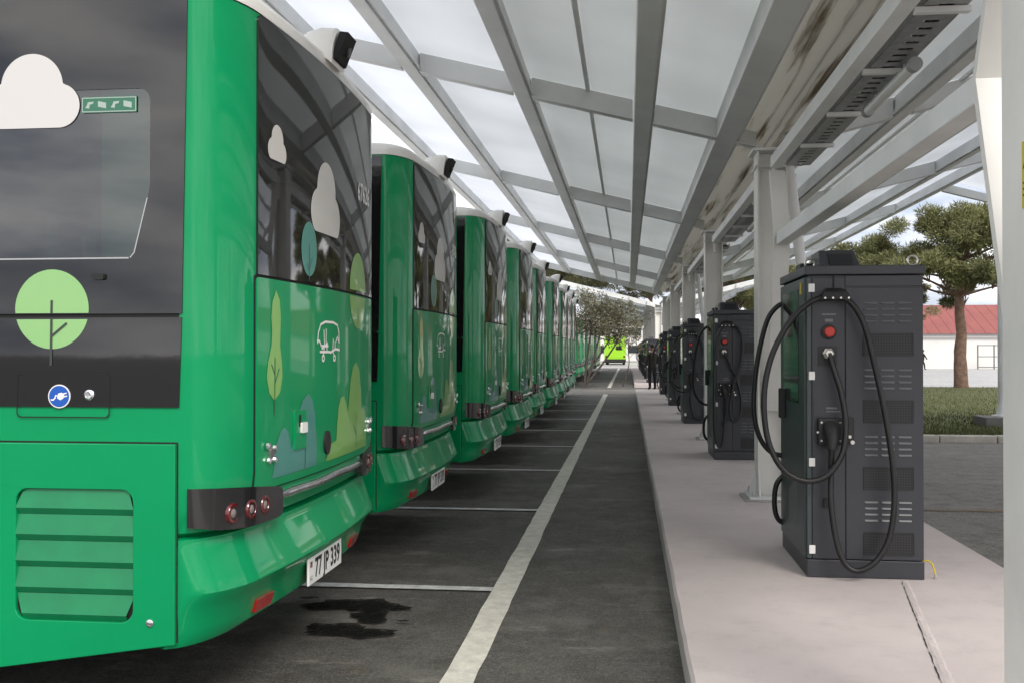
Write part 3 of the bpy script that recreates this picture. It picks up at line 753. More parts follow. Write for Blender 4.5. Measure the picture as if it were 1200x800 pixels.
    rear_part('handle', [ellipse(-.116, 1.175, .048, .06)], .022, 'rubber', hat, skirt=.014)
    for sy in (-1, 1):
        m = MB(); fn = on_rear(.012)
        for (a, c) in ((-.03, .02), (.03, .02), (-.03, -.035), (.03, -.035)):
            p = Vector(fn(sy * (.855) + a, 1.195 + c, 0)); m.lathe([(.014, 0), (.014, .012), (.006, .018)], 8, Matrix.Translation(p) @ Matrix.Rotation(R(90), 4, 'Y'))
        slice_sheet(m, [rrect(sy * .855 - .03, 1.155, sy * .855 + .03, 1.21, .012)], on_rear(.02), skirt=.012)
        p = Vector(fn(sy * .895, 1.225, 0)); m.lathe([(.02, 0), (.02, .012), (.01, .018)], 10, Matrix.Translation(p) @ Matrix.Rotation(R(90), 4, 'Y'))
        m.build('hinge', 'chrome', hat)
    m = MB(); m.tube([(Fx(y, .978) + .006, y, .978 + .003 * math.sin(y * 9)) for y in np.linspace(-.69, .69, 24)], [.012] + [.024] * 22 + [.012], 10); m.build('chrome_strip', 'chrome', root, smooth=True, auto=60)
    # --- bumper
    ys = rear_y(12, 16); zs = [.425, .45, .5, .56, .61, .638, .652, .67, .72, .78, .83, .858, .872]; rings_ = []
    for z in zs:
        q = [(Fx(y, z) + .002, y * 1.0012, z + (.015 * (1 - (abs(y) / HW) ** 2) if z < .43 else 0)) for y in ys]; zz = max(z, .45)
        rings_.append([(-.264, q[0][1], zz)] + q + [(-.264, q[-1][1], zz)])
    m = MB(); nn_ = len(ys) + 2; vs = [p for r_ in rings_ for p in r_]; fs = [(i * nn_ + j, i * nn_ + j + 1, (i + 1) * nn_ + j + 1, (i + 1) * nn_ + j) for i in range(len(zs) - 1) for j in range(nn_ - 1)]
    k0 = len(vs); vs += [(x - .12, y * .95, z + .01) for x, y, z in rings_[0]]; fs += [(j, k0 + j, k0 + j + 1, j + 1) for j in range(nn_ - 1)]
    k1 = len(vs); vs += [(x - .05, y * .97, z + .012) for x, y, z in rings_[-1]]; t0 = (len(zs) - 1) * nn_; fs += [(t0 + j, t0 + j + 1, k1 + j + 1, k1 + j) for j in range(nn_ - 1)]
    bump = fix_out(m.add(vs, fs).build('rear_bumper', 'green_paint', root, recalc=False), Vector((1, 0, 0)), True)
    bump.data.set_sharp_from_angle(angle=R(24))
    for sy in (-1, 1):
        rear_part('reflector', [rrect(sy * .76 - .09, .475, sy * .76 + .09, .533, .004)], .016, 'reflector', bump, skirt=.014)
    rear_part('plate_recess', [rrect(-.34, .455, .34, .625, .01)], .004, 'green_shaded', bump, skirt=.004)
    pl = MB().box((-.038, -.29, .462), (-.026, .29, .60)).build('licence_plate', 'plate_white', root, bevel=.003)
    vs, fs = text_tris('77 JP 339', .135, .004, .87); MB().add([(-.0248, a + .03, .531 + c) for a, c in vs], fs).build('plate_number', 'plate_ink', pl, recalc=False)
    m = MB(); m.add([(-.0248, -.27, .55), (-.0248, -.235, .55), (-.0248, -.235, .58), (-.0248, -.27, .58)], [(0, 1, 2, 3)]); m.build('plate_flag', 'lens_red', pl, recalc=False)
    vs, fs = text_tris('AZ', .03); MB().add([(-.0248, a - .253, .495 + c) for a, c in vs], fs).build('plate_code', 'plate_ink', pl, recalc=False)
    # --- tail lights wrap the corner
    for sy in (-1, 1):
        lp = [(sy * a, c) for a, c in ((1.2748, .925), (1.2, .905), (1.05, .892), (.78, .888), (.725, .893), (.70, .91), (.70, 1.0), (.715, 1.022), (.75, 1.03), (1.0, 1.06), (1.15, 1.075), (1.2748, 1.085))]
        fn0 = on_rear(.014)
        def fnt(y, z, d):
            q = fn0(y, 1.03, d); return (q[0], q[1], z)
        tl = fix_out(slice_sheet(MB(), [lp], fnt, .012, .03).build('tail_light', 'black_gloss', root, recalc=False), Vector((1, 0, 0)), True)
        for k, (y, z) in enumerate(((1.135, .966), (1.02, .966), (.895, .966))):
            y *= sy; p = Vector(on_rear(.006)(y, 1.03, 0)); p.z = z; e = .002; nv = Vector((1, -(Fx(y + e, z) - Fx(y - e, z)) / (2 * e), .0)).normalized(); nv = (nv + Vector((1.2, 0, 0))).normalized()
            T = Matrix.Translation(p) @ nv.to_track_quat('Z', 'Y').to_matrix().to_4x4()
            ln = MB().lathe([(.046, -.03), (.046, .004), (.041, .012), (.031, .013), (.027, .004)], 20, T).build('lens', 'lens_red', tl, smooth=True)
            MB().lathe([(.02, .0), (.02, .008), (.015, .012), (.006, .013)], 18, T).build('lamp_centre', 'lens_white', ln, smooth=True)
    # --- side (the one facing the platform end of the row): black glass, pane, door, louver
    pane_loops = []
    def pane_loop(x0, x1): return [(x0 + .045, 2.03), (x1 - .085, 2.03), (x1 - .068, 2.05), (x1 - .005, 2.30), (x1, 2.34)] + [(x1 - .05 * (1 - math.cos(a)), 2.685 + .05 * math.sin(a)) for a in (0, .5, 1.05, 1.57)] + [(x0 + .05 * (1 - math.cos(a)), 2.685 + .05 * math.sin(a)) for a in (1.57, 1.05, .5, 0)] + [(x0, 2.08)]
    panes = [pane_loop(-1.75, -.385)] + [pane_loop(-.385 - 1.52 * k - 1.37, -.385 - 1.52 * k) for k in range(1, 7)]
    for sgn in (-1, 1):
        f = side_part('window_band', [[(-11.3, 1.803), (-.246, 1.803), (-.226, 3.125), (-11.3, 3.125)]] + (panes if sgn < 0 else []), .008, 'black_glass', root, sgn=sgn)
        for k, p in enumerate(panes if sgn < 0 else []):
            w = side_part('window_pane', [p], .004, 'tinted_pane', f, skirt=0, sgn=sgn)
        if sgn < 0:
            m = MB(); p = panes[0]
            m.sheet([stroke([(-1.7, 2.033), (-.475, 2.033)], .006)], lambda a, b_, d: (a, -(HW + .0095), b_)); m.sheet([stroke([(-.47, 2.034), (-.452, 2.055), (-.396, 2.28)], .005)], lambda a, b_, d: (a, -(HW + .0095), b_))
            m.build('pane_highlight', 'highlight_grey', f)  # pale strip painted as the highlight along the pane's gasket edge
        lw = side_part('lower_band', [[(-11.3, 1.418), (-.258, 1.418), (-.247, 1.787), (-11.3, 1.787)]], .007, 'black_glass', root, sgn=sgn)
        side_part('band_seal', [[(-11.3, 1.76), (-.26, 1.76), (-.26, 1.83), (-11.3, 1.83)]], .002, 'seal', root, skirt=.004, sgn=sgn)
        if sgn < 0:
            # tree and cloud prints
            up = [(x, max(z, 1.806)) for x, z in ellipse(-.812, 1.823, .163, .165, 48) if z > 1.79]; lo = [(x, min(z, 1.784)) for x, z in ellipse(-.812, 1.823, .163, .165, 48) if z < 1.80]
            up = sorted(up, key=lambda p: math.atan2(p[1] - 1.805, p[0] + .812)); lo = sorted(lo, key=lambda p: math.atan2(p[1] - 1.785, p[0] + .812))
            side_part('tree_sticker', [up], .0095, 'pale_print', f, skirt=0); side_part('tree_sticker', [lo], .0085, 'pale_print', lw, skirt=0)
            m = MB(); m.sheet([stroke([(-.815, 1.59), (-.813, 1.784)], .011)], lambda a, b_, d: (a, -(HW + .0105), b_)); m.sheet([stroke([(-.813, 1.71), (-.745, 1.765)], .010)], lambda a, b_, d: (a, -(HW + .0108), b_)); m.build('stem_sticker', 'side_stem', lw)
            m = MB().sheet([stroke([(-.813, 1.806), (-.812, 1.86)], .011)], lambda a, b_, d: (a, -(HW + .0105), b_)); m.build('stem_sticker', 'side_stem', f)
            circ = [(-.905, 2.754, .138), (-.785, 2.672, .092), (-1.04, 2.672, .092)]; pts = []
            for i in range(96):
                a = 2 * math.pi * i / 96; d = (math.cos(a), math.sin(a)); o = (-.90, 2.70); best = 0
                for (x, z, r_) in circ:
                    ex, ez = o[0] - x, o[1] - z; bq = ex * d[0] + ez * d[1]; D = bq * bq - (ex * ex + ez * ez - r_ * r_)
                    if D > 0: best = max(best, -bq + math.sqrt(D))
                if d[1] < 0:
                    t = (o[1] - 2.58) / -d[1]; x = o[0] + d[0] * t
                    if -1.04 <= x <= -.785: best = t
                pts.append((o[0] + d[0] * best, o[1] + d[1] * best))
            side_part('cloud_sticker', [pts], .0095, 'cloud_print', f, skirt=0)
            sg = side_part('exit_sign', [rrect(-.685, 2.637, -.442, 2.704, .004)], .0092, 'sign_green_dimmed', f, skirt=0)
            m = MB(); sf = lambda a, b_, d: (a, -(HW + .0102), b_)
            m.sheet([rrect(-.682, 2.640, -.445, 2.701, .004), rrect(-.678, 2.644, -.449, 2.697, .003)], sf)
            for k in range(4):
                x = -.668 + .056 * k; m.sheet([[(x, 2.658), (x + .018, 2.655), (x + .02, 2.672), (x + .034, 2.674), (x + .038, 2.684), (x + .012, 2.682), (x + .008, 2.67)]], sf) if k % 2 == 0 else m.sheet([[(x, 2.662), (x + .036, 2.654), (x + .036, 2.678), (x, 2.686)]], sf)
            m.build('pictogram', 'sign_white_dimmed', sg)
            side_part('marker_lamp', [rrect(-.63, 1.943, -.578, 1.968, .008)], .024, 'rubber', f, skirt=.016)
            # charging flap with sticker and lock
            fl = side_part('charging_flap', [rrect(-.968, 1.372, -.556, 1.558, .022), rrect(-.963, 1.377, -.561, 1.553, .019)], .0085, 'seal', lw, skirt=0)
            m = MB().lathe([(.049, .0), (.049, .003)], 32, Matrix.Translation((-.777, -(HW + .008), 1.462)) @ Matrix.Rotation(R(90), 4, 'X')); st_ = m.build('charging_sticker', 'white_print', fl)
            m = MB().lathe([(.044, .0), (.044, .0042)], 32, Matrix.Translation((-.777, -(HW + .008), 1.462)) @ Matrix.Rotation(R(90), 4, 'X')); m.build('sticker_disc', 'blue_print', st_)
            m = MB(); pf = lambda a, b_, d: (-.777 + a, -(HW + .0128), 1.462 + b_)
            m.sheet([[(-.008, -.008), (.006, -.016), (.02, -.008), (.024, .008), (.012, .016), (-.004, .012)]], pf); m.sheet([stroke([(.016, .010), (.034, .014)], .005)], pf); m.sheet([stroke([(.02, -.002), (.036, .002)], .005)], pf)
            m.sheet([stroke([(-.004, .0), (-.014, .004), (-.018, -.008), (-.026, -.016), (-.036, -.014)], .006)], pf); m.build('plug_symbol', 'white_print', st_)
            MB().lathe([(.022, 0), (.022, .006), (.014, .012), (.012, .010)], 20, Matrix.Translation((-.645, -(HW + .007), 1.468)) @ Matrix.Rotation(R(90), 4, 'X')).build('lock', 'chrome', fl, smooth=True)
            # engine side door
            lo_ = [(-2.3, side_z(-2.3)), (-1.5, side_z(-1.5)), (-1.04, side_z(-1.04)), (-.2685, side_z(-.2685) + .004)]
            dr = side_part('side_door', [lo_ + [(-.2685, 1.268), (-2.3, 1.268)], rrect(-.962, .533, -.448, 1.08, .055)], .020, 'green_paint', root, skirt=.018)
            mm = dr.modifiers.new('bevel', 'BEVEL'); mm.width = .004; mm.segments = 2; mm.limit_method = 'ANGLE'; mm.angle_limit = R(50)
            side_part('door_seal', [[(-2.4, .32), (-.2625, .452), (-.2625, 1.275), (-2.4, 1.275)]], .002, 'seal', root, skirt=.004)
            lv0 = None
            for k in range(5):
                za, zt = .533 + .1094 * k, .533 + .1094 * (k + 1); m = MB(); ins = .03 if k in (0, 4) else 0
                y0_ = -(HW + .024); y1_ = -(HW + .0035)
                m.add([(-.964 + ins * (k == 0), y0_ + .004, za + .028), (-.446 - ins * (k == 0), y0_ + .004, za + .028), (-.446 - ins * (k == 4), y1_, zt), (-.964 + ins * (k == 4), y1_, zt),
                       (-.964 + ins * (k == 0), y1_ + .002, za), (-.446 - ins * (k == 0), y1_ + .002, za)], [(0, 1, 2, 3), (4, 5, 1, 0)])
                o = m.build('louver_slat', 'green_shaded', dr, recalc=False); fix_out(o, Vector((0, -1, 0)))
            MB().lathe([(.016, 0), (.016, .006), (.008, .010)], 14, Matrix.Translation((-.372, -(HW + .019), .536)) @ Matrix.Rotation(R(90), 4, 'X')).build('lock', 'chrome', dr, smooth=True)
    # --- underside, interior lining
    MB().box((-11.6, -1.15, .36), (-.9, 1.15, .5)).build('underbody', 'rubber', root)
    m = MB(); m.add([(-11.4, -1.262, 1.0), (-.36, -1.262, 1.0), (-.36, 1.262, 1.0), (-11.4, 1.262, 1.0), (-11.4, -1.262, 3.0), (-.36, -1.262, 3.0), (-.36, 1.262, 3.0), (-11.4, 1.262, 3.0)], [(0, 1, 2, 3), (4, 5, 6, 7), (1, 2, 6, 5), (0, 3, 7, 4)]); m.build('cabin_lining', 'interior', root, recalc=False)
    # --- rear camera pod on the roof edge
    m = MB(); secs = []
    for x, w, h0, h1 in ((-.20, .03, 3.245, 3.262), (-.17, .085, 3.24, 3.31), (-.11, .118, 3.225, 3.352), (-.04, .128, 3.20, 3.372), (.02, .126, 3.17, 3.368), (.035, .118, 3.155, 3.350)):
        rg_ = []
        for i in range(17):
            a = math.pi * i / 16; rg_.append((x + ((.02 if x < .05 else .075) * math.sin(a) if x > 0 else 0), -w * math.cos(a), h0 + (h1 - h0) * (math.sin(a) ** .6)))
        secs.append(rg_)
    vs = [p for s_ in secs for p in s_]; fs = [(i * 17 + j, i * 17 + j + 1, (i + 1) * 17 + j + 1, (i + 1) * 17 + j) for i in range(len(secs) - 1) for j in range(16)]
    fs += [tuple(range(17)), tuple((len(secs) - 1) * 17 + j for j in range(17))] + [(i * 17, (i + 1) * 17, (i + 1) * 17 + 16, i * 17 + 16) for i in range(len(secs) - 1)]
    pod = m.add(vs, fs).build('camera_pod', 'roof_cream', root, smooth=True)
    m = MB(); m.add([(.052, -.098, 3.185), (.052, .098, 3.185), (.114, .08, 3.325), (.114, -.08, 3.325), (.02, -.1, 3.18), (.02, .1, 3.18), (.07, .085, 3.33), (.07, -.085, 3.33)], [(0, 1, 2, 3), (4, 5, 1, 0), (5, 6, 2, 1), (6, 7, 3, 2), (7, 4, 0, 3)])
    lens = m.build('camera_window', 'seal', pod)
    MB().lathe([(.028, 0), (.028, .012), (.016, .016)], 14, Matrix.Translation((.080, .02, 3.25)) @ Matrix.Rotation(R(112), 4, 'Y')).build('lens', 'window_dark', lens, smooth=True)
    # --- wheels
    for x in (-3.25, -9.2):
        for sy in (-1, 1):
            T = Matrix.Translation((x, sy * .98, .48)) @ Matrix.Rotation(R(90), 4, 'X')
            w = MB().lathe([(.28, -.15), (.44, -.15), (.48, -.11), (.48, .11), (.44, .15), (.28, .15)], 28, T).build('wheel', 'tyre', root, smooth=True)
            MB().lathe([(.28, -.16), (.27, -.1), (.1, -.08), (.1, .08), (.27, .1), (.28, .16)], 24, T).build('rim', 'rim', w, smooth=True)
            side_part('wheel_arch', [[(x + .62 * math.cos(a), .30 + .78 * math.sin(a)) for a in np.linspace(0, math.pi, 24)]], .004, 'rubber', root, skirt=.006, sgn=sy)
    return root

bus0 = make_bus()
BUS_X0, BUS_Y0 = -1.575, 5.25
bus0.location = (BUS_X0, BUS_Y0, 0)
tag(bus0, 'green city bus with licence plate 77 JP 339 and grille panel, beside the oil stain', 'bus', 'green electric buses parked in a row')
# two seats behind the rearmost pane of the first bus
offs = [-1.575, -1.63, -1.555, -1.54, -1.60, -1.57, -1.60, -1.66, -1.72, -2.0]
buses = [bus0]
ORD = ['first', 'second', 'third', 'fourth', 'fifth', 'sixth', 'seventh', 'eighth', 'ninth', 'tenth', 'eleventh']
for i in range(1, 10):
    o = copy_tree(bus0); o.location = (offs[i], BUS_Y0 + 3.49 * i + random.uniform(-.05, .05), 0); o.rotation_euler = (0, 0, random.uniform(-.004, .004))
    if i == 1: tag(o, 'green city bus parked next to the one with plate 77 JP 339')
    elif i == 2: tag(o, 'green city bus parked third along the row counted from the oil stain')
    else: tag(o, 'green city bus parked %s along the first row, counted from the oil stain' % ORD[i])
    buses.append(o)
for i in range(11):
    o = copy_tree(bus0); o.location = (-2.2 + random.uniform(-.1, .1), 46.9 + 3.5 * i, 0)
    tag(o, 'green city bus parked %s in the row beyond the leaning tree' % ORD[i], 'bus', 'green buses of the far row')
for k, (x, y, z) in enumerate(((-1.10, .45, 0), (-1.30, .45, 0), (-1.10, -.35, 0), (-1.32, -.35, 0))):
    st_ = MB(); st_.hexa([(x - .05, y - .22, 1.45), (x + .05, y - .22, 1.45), (x + .05, y + .22, 1.45), (x - .05, y + .22, 1.45), (x - .03, y - .19, 2.05), (x + .05, y - .19, 2.05), (x + .05, y + .19, 2.05), (x - .03, y + .19, 2.05)])
    st_.hexa([(x - .03, y - .15, 2.07), (x + .05, y - .15, 2.07), (x + .05, y + .15, 2.07), (x - .03, y + .15, 2.07), (x - .02, y - .12, 2.34), (x + .04, y - .12, 2.34), (x + .04, y + .12, 2.34), (x - .02, y + .12, 2.34)])
    st_.build('seat', 'seat_fabric', bus0, bevel=.04)

# ------------------------------------------------------------------ chargers
def make_charger():
    root = empty('charging_cabinet')
    W2, D = .375, 1.08                       # half width, depth; origin at the centre of the front edge on the platform
    MB().box((-W2 + .012, .012, .12), (W2 - .012, D - .012, 2.0)).build('body', 'charger_paint', root, bevel=.004)
    MB().box((-W2, 0, .002), (W2, D, .118)).build('plinth', 'charger_paint', root, bevel=.004)
    MB().box((-W2 - .012, -.02, 2.002), (W2 + .008, D + .02, 2.062)).build('roof', 'charger_paint', root, bevel=.006)
    # control panel and louvred panel on the face toward the camera
    cp = MB().box((-W2 + .035, 0, .125), (-W2 + .247, .0118, 1.985)).build('control_panel', 'charger_paint', root, bevel=.003)
    MB().box((-W2 + .251, .004, 1.975 - .05), (W2 - .004, .0118, 1.995)).build('header_panel', 'charger_paint', root, bevel=.002)
    lp = MB().box((-W2 + .252, 0, .125), (W2 - .004, .0118, 1.915)).build('louvred_panel', 'charger_paint', root, bevel=.003)
    sl_ = None
    for g_, zt in enumerate((1.815, 1.375, .935, .505)):
        m = MB()
        for rw in range(4):
            for c in range(3):
                x = -.005 + .108 * c; z = zt - .04 * rw
                m.hexa([(x, -.001, z - .008), (x + .085, -.001, z - .008), (x + .085, -.001, z + .005), (x, -.001, z + .005), (x + .004, -.009, z - .007), (x + .081, -.009, z - .007), (x + .08, -.003, z + .003), (x + .005, -.003, z + .003)])
        m.build('louver_slots', 'slot', lp)
        vm = MB().box((-.008, -.004, zt - .345), (.305, -.0005, zt - .205)).build('vent_mesh', 'vent_mesh', lp)
        m = MB(); a0, a1, c0, c1 = -.012, .309, zt - .349, zt - .201
        for bx in ((a0, c0, a1, c0 + .006), (a0, c1 - .006, a1, c1), (a0, c0 + .006, a0 + .006, c1 - .006), (a1 - .006, c0 + .006, a1, c1 - .006)): m.box((bx[0], -.007, bx[1]), (bx[2], -.0002, bx[3]))
        m.build('vent_frame', 'charger_dark', vm)
    # screen door on the aisle side
    dr = MB().box((-W2 - .012, .03, .125), (-W2 + .011, D - .015, 1.985)).build('screen_door', 'charger_door', root, bevel=.004)
    MB().box((-W2 + .001, .002, .125), (-W2 + .032, .0285, 1.985)).build('door_edge', 'charger_door', root, bevel=.004)
    sc = MB().box((-W2 - .016, .24, 1.14), (-W2 - .0125, .9, 1.92)).build('screen', 'screen', dr)
    MB().box((-W2 - .0175, .3, 1.5), (-W2 - .0162, .75, 1.85)).build('display', 'black_glass', sc)
    MB().box((-W2 - .055, .82, 1.0), (-W2 - .0125, .9, 1.22)).build('card_reader', 'charger_dark', dr, bevel=.006)
    m = MB()
    for k in range(7): m.box((-W2 - .0145, .33 + .05 * k, .28), (-W2 - .0122, .355 + .05 * k, .62 - .02 * k))
    m.build('stripe_print', 'slot', dr)
    MB().box((-W2 - .0145, .12, 1.88), (-W2 - .0122, .18, 1.96)).build('warning_label', 'yellow', dr)
    for z in (1.915, 1.335, .763, .186):
        MB().box((-W2 + .012, -.012, z - .028), (-W2 + .052, .0, z + .028)).build('hinge', 'white_print', root, bevel=.003)
    # control panel: label, button, gland, holster
    m = MB()
    for k, (a, c) in enumerate(((-.275, -.185), (-.255, -.205))): m.box((a, -.0015, 1.735 - .045 * k), (c, -.0003, 1.744 - .035 * k))
    m.build('print', 'slot', cp)
    T = lambda x, z: Matrix.Translation((x, 0, z)) @ Matrix.Rotation(R(90), 4, 'X')
    bt = MB().lathe([(.05, 0), (.05, .008), (.044, .012)], 24, T(-.233, 1.624)).build('button_collar', 'charger_dark', cp, smooth=True)
    MB().lathe([(.022, .012), (.022, .03), (.034, .034), (.034, .046), (.028, .052)], 20, T(-.233, 1.624)).build('stop_button', 'red_button', bt, smooth=True)
    gp = MB().box((-.30, -.006, 1.40), (-.18, -.0003, 1.53)).build('gland_plate', 'charger_dark', cp)
    MB().lathe([(.038, .006), (.038, .03), (.03, .034), (.03, .06), (.024, .066)], 6, T(-.238, 1.482)).build('cable_gland', 'brass', gp)
    MB().box((-.33, -.004, 1.06), (-.14, -.0003, 1.17)).build('label_plate', 'charger_paint', cp)
    m = MB(); m.box((-.25, -.006, 1.115), (-.18, -.0042, 1.127)); m.box((-.25, -.006, 1.095), (-.16, -.0042, 1.103)); m.build('print', 'slot', cp)
    hs = MB(); hs.box((-.31, -.055, .88), (-.15, -.001, 1.055)); hs.box((-.145, -.03, .89), (-.075, -.001, 1.06)); hs = hs.build('holster', 'charger_dark', cp, bevel=.01)
    m = MB()
    for (x, z) in ((-.29, 1.03), (-.17, 1.03), (-.29, .91), (-.17, .91), (-.315, .965)): m.lathe([(.007, .056), (.007, .06)], 8, T(x, z))
    m.lathe([(.011, .03), (.011, .038)], 8, T(-.105, .935)); m.lathe([(.014, .03), (.014, .05)], 8, T(-.09, .90)); m.build('screws', 'brass', hs)
    pg = MB(); pg.tube([(-.235, -.05, 1.0), (-.235, -.10, .97), (-.237, -.13, .92), (-.242, -.135, .86)], [.05, .045, .036, .03], 12); pg.build('plug', 'rubber', root, smooth=True)
    MB().box((-.27, -.022, .47), (-.225, -.0003, .525)).build('latch', 'rubber', cp, bevel=.004)
    # cable clamp
    m = MB(); m.hexa([(-.30, -.11, 1.83), (-.10, -.11, 1.83), (-.10, -.012, 1.85), (-.30, -.012, 1.85), (-.27, -.10, 1.885), (-.13, -.10, 1.885), (-.15, -.012, 1.915), (-.25, -.012, 1.915)]); cl = m.build('cable_clamp', 'rubber', root, bevel=.008)
    m = MB()
    for x in (-.275, -.225, -.175, -.125): m.lathe([(.007, .11), (.007, .116)], 8, T(x, 1.843))
    m.build('screws', 'brass', cl)
    MB().tube([(-.2, -.008, 1.9), (-.2, -.006, 2.0)], .004, 6).build('seam_wire', 'rubber', root)
    # camera hood, antenna box and lifting eye on the roof
    hd = MB(); hd.hexa([(-.285, .02, 2.0625), (-.02, .02, 2.0625), (-.02, .36, 2.0625), (-.285, .36, 2.0625), (-.285, .06, 2.17), (-.06, .06, 2.17), (-.06, .34, 2.165), (-.285, .34, 2.165)])
    hd = hd.build('camera_hood', 'charger_paint', root, bevel=.006)
    MB().hexa([(-.22, .006, 2.0675), (-.07, .006, 2.0675), (-.07, .03, 2.07), (-.22, .03, 2.07), (-.235, .046, 2.145), (-.075, .046, 2.145), (-.075, .05, 2.145), (-.235, .05, 2.145)]).build('camera_window', 'charger_dark', hd)
    MB().box((-.365, .3, 2.0625), (-.2, .5, 2.105)).build('antenna_box', 'charger_dark', root, bevel=.006)
    for x, y in ((W2 - .055, .06), (-W2 + .06, .22)):
        MB().tube([(x + .032 * math.cos(a), y, 2.095 + .032 * math.sin(a)) for a in np.linspace(0, 6.28, 19)[:-1]], .008, 8, closed=True).build('lifting_eye', 'brass', root, smooth=True)
    return root
def world_to_local(pts, y): return [(x - 1.555, y, z - .15) for x, z in pts]
CA = [(1.317, 1.633), (1.345, 1.517), (1.385, 1.367), (1.407, 1.185), (1.385, .991), (1.287, .846), (1.152, .805), (1.017, .865), (.925, 1.014), (.887, 1.209), (.893, 1.432), (.953, 1.655), (1.074, 1.861), (1.21, 1.978), (1.334, 2.0)]
CB = [(1.334, 2.0), (1.43, 1.976), (1.521, 1.832), (1.59, 1.545), (1.663, 1.159), (1.704, .775), (1.677, .472), (1.596, .306), (1.489, .232), (1.404, .263), (1.345, .41), (1.314, .658), (1.318, .86), (1.313, 1.02)]
CC = [(1.22, 2.02), (1.13, 1.98), (1.051, 1.853), (.98, 1.525), (.96, 1.196), (1.004, .986), (1.1, .869), (1.23, .851)]
CD_ = [(1.23, .74), (1.132, .64), (1.112, .476), (1.144, .359), (1.23, .328)]
CA2 = [(1.317, 1.633), (1.37, 1.50), (1.46, 1.3), (1.53, 1.05), (1.53, .82), (1.47, .70), (1.40, .72), (1.38, .9), (1.44, 1.2), (1.53, 1.5), (1.56, 1.75), (1.50, 1.95), (1.40, 2.0), (1.334, 2.0)]
CB2 = [(1.334, 2.0), (1.26, 1.94), (1.20, 1.75), (1.175, 1.4), (1.17, .95), (1.18, .55), (1.22, .36), (1.27, .36), (1.31, .55), (1.318, .8), (1.313, 1.02)]
def cables(root, A, B_, kind):
    n = len(A); pa = world_to_local(A, 0); pa = [(x, -.05 - .10 * math.sin(math.pi * min(1, i / (n - 1) * 1.02)), z) for i, (x, y, z) in enumerate(pa)]
    n = len(B_); pb = world_to_local(B_, 0); pb = [(x, -.075 - .075 * math.sin(math.pi * i / (n - 1)) - (.06 if i == n - 1 else 0), z) for i, (x, y, z) in enumerate(pb)]
    MB().tube(smooth_path(pa, 7), .0195, 10).build('cable', 'cable', root, smooth=True, auto=70)
    MB().tube(smooth_path(pb, 7), .0195, 10).build('cable', 'cable', root, smooth=True, auto=70)
    if kind:
        MB().tube(smooth_path(world_to_local(CC, 1.02), 7), .0195, 10).build('cable', 'cable', root, smooth=True, auto=70)
        MB().tube(smooth_path(world_to_local(CD_, 1.02), 7), .0195, 10).build('cable', 'cable', root, smooth=True, auto=70)
ch0 = make_charger()
proto2 = copy_tree(ch0)
cables(ch0, CA, CB, True); cables(proto2, CA2, CB2, True)
ch0.location = (1.555, 6.90, .151); tag(ch0, 'dark grey charging cabinet with wide cable loop, standing at the mortar joint in the platform', 'charger', 'charging cabinets on the platform')
chy = [14.2, 21.2, 28.1, 35.2]
proto2.location = (1.555, chy[0], .151); tag(proto2, 'dark grey charging cabinet standing just past the column with the raking pipe', 'charger', 'charging cabinets on the platform')
for k, y in enumerate(chy[1:]):
    o = copy_tree(ch0); o.location = (1.52 - .02 * k, y, .151); tag(o, 'dark grey charging cabinet, %s in line counted from the mortar joint' % ORD[k + 2], 'charger', 'charging cabinets on the platform')
for k in range(6):
    o = copy_tree(proto2); o.location = (1.25, 48.2 + 7 * k, .151); tag(o, 'dark charging cabinet standing %s on the platform under the second canopy' % ORD[k], 'charger', 'charging cabinets of the far platform')
MB().tube(smooth_path([(1.925, 6.99, .25), (1.965, 6.98, .262), (1.995, 6.97, .245), (2.008, 6.96, .2), (2.012, 6.95, .152)], 5), .006, 8).build('earth_wire', 'yellow', None, smooth=True)
tag(bpy.data.objects['earth_wire'], 'short yellow earth wire at the foot of the cabinet', 'wire')
MB().lathe([(.014, 0), (.014, .012), (.008, .014), (.008, .03)], 8, Matrix.Translation((2.012, 6.95, .151))).build('terminal', 'brass', bpy.data.objects['earth_wire'])

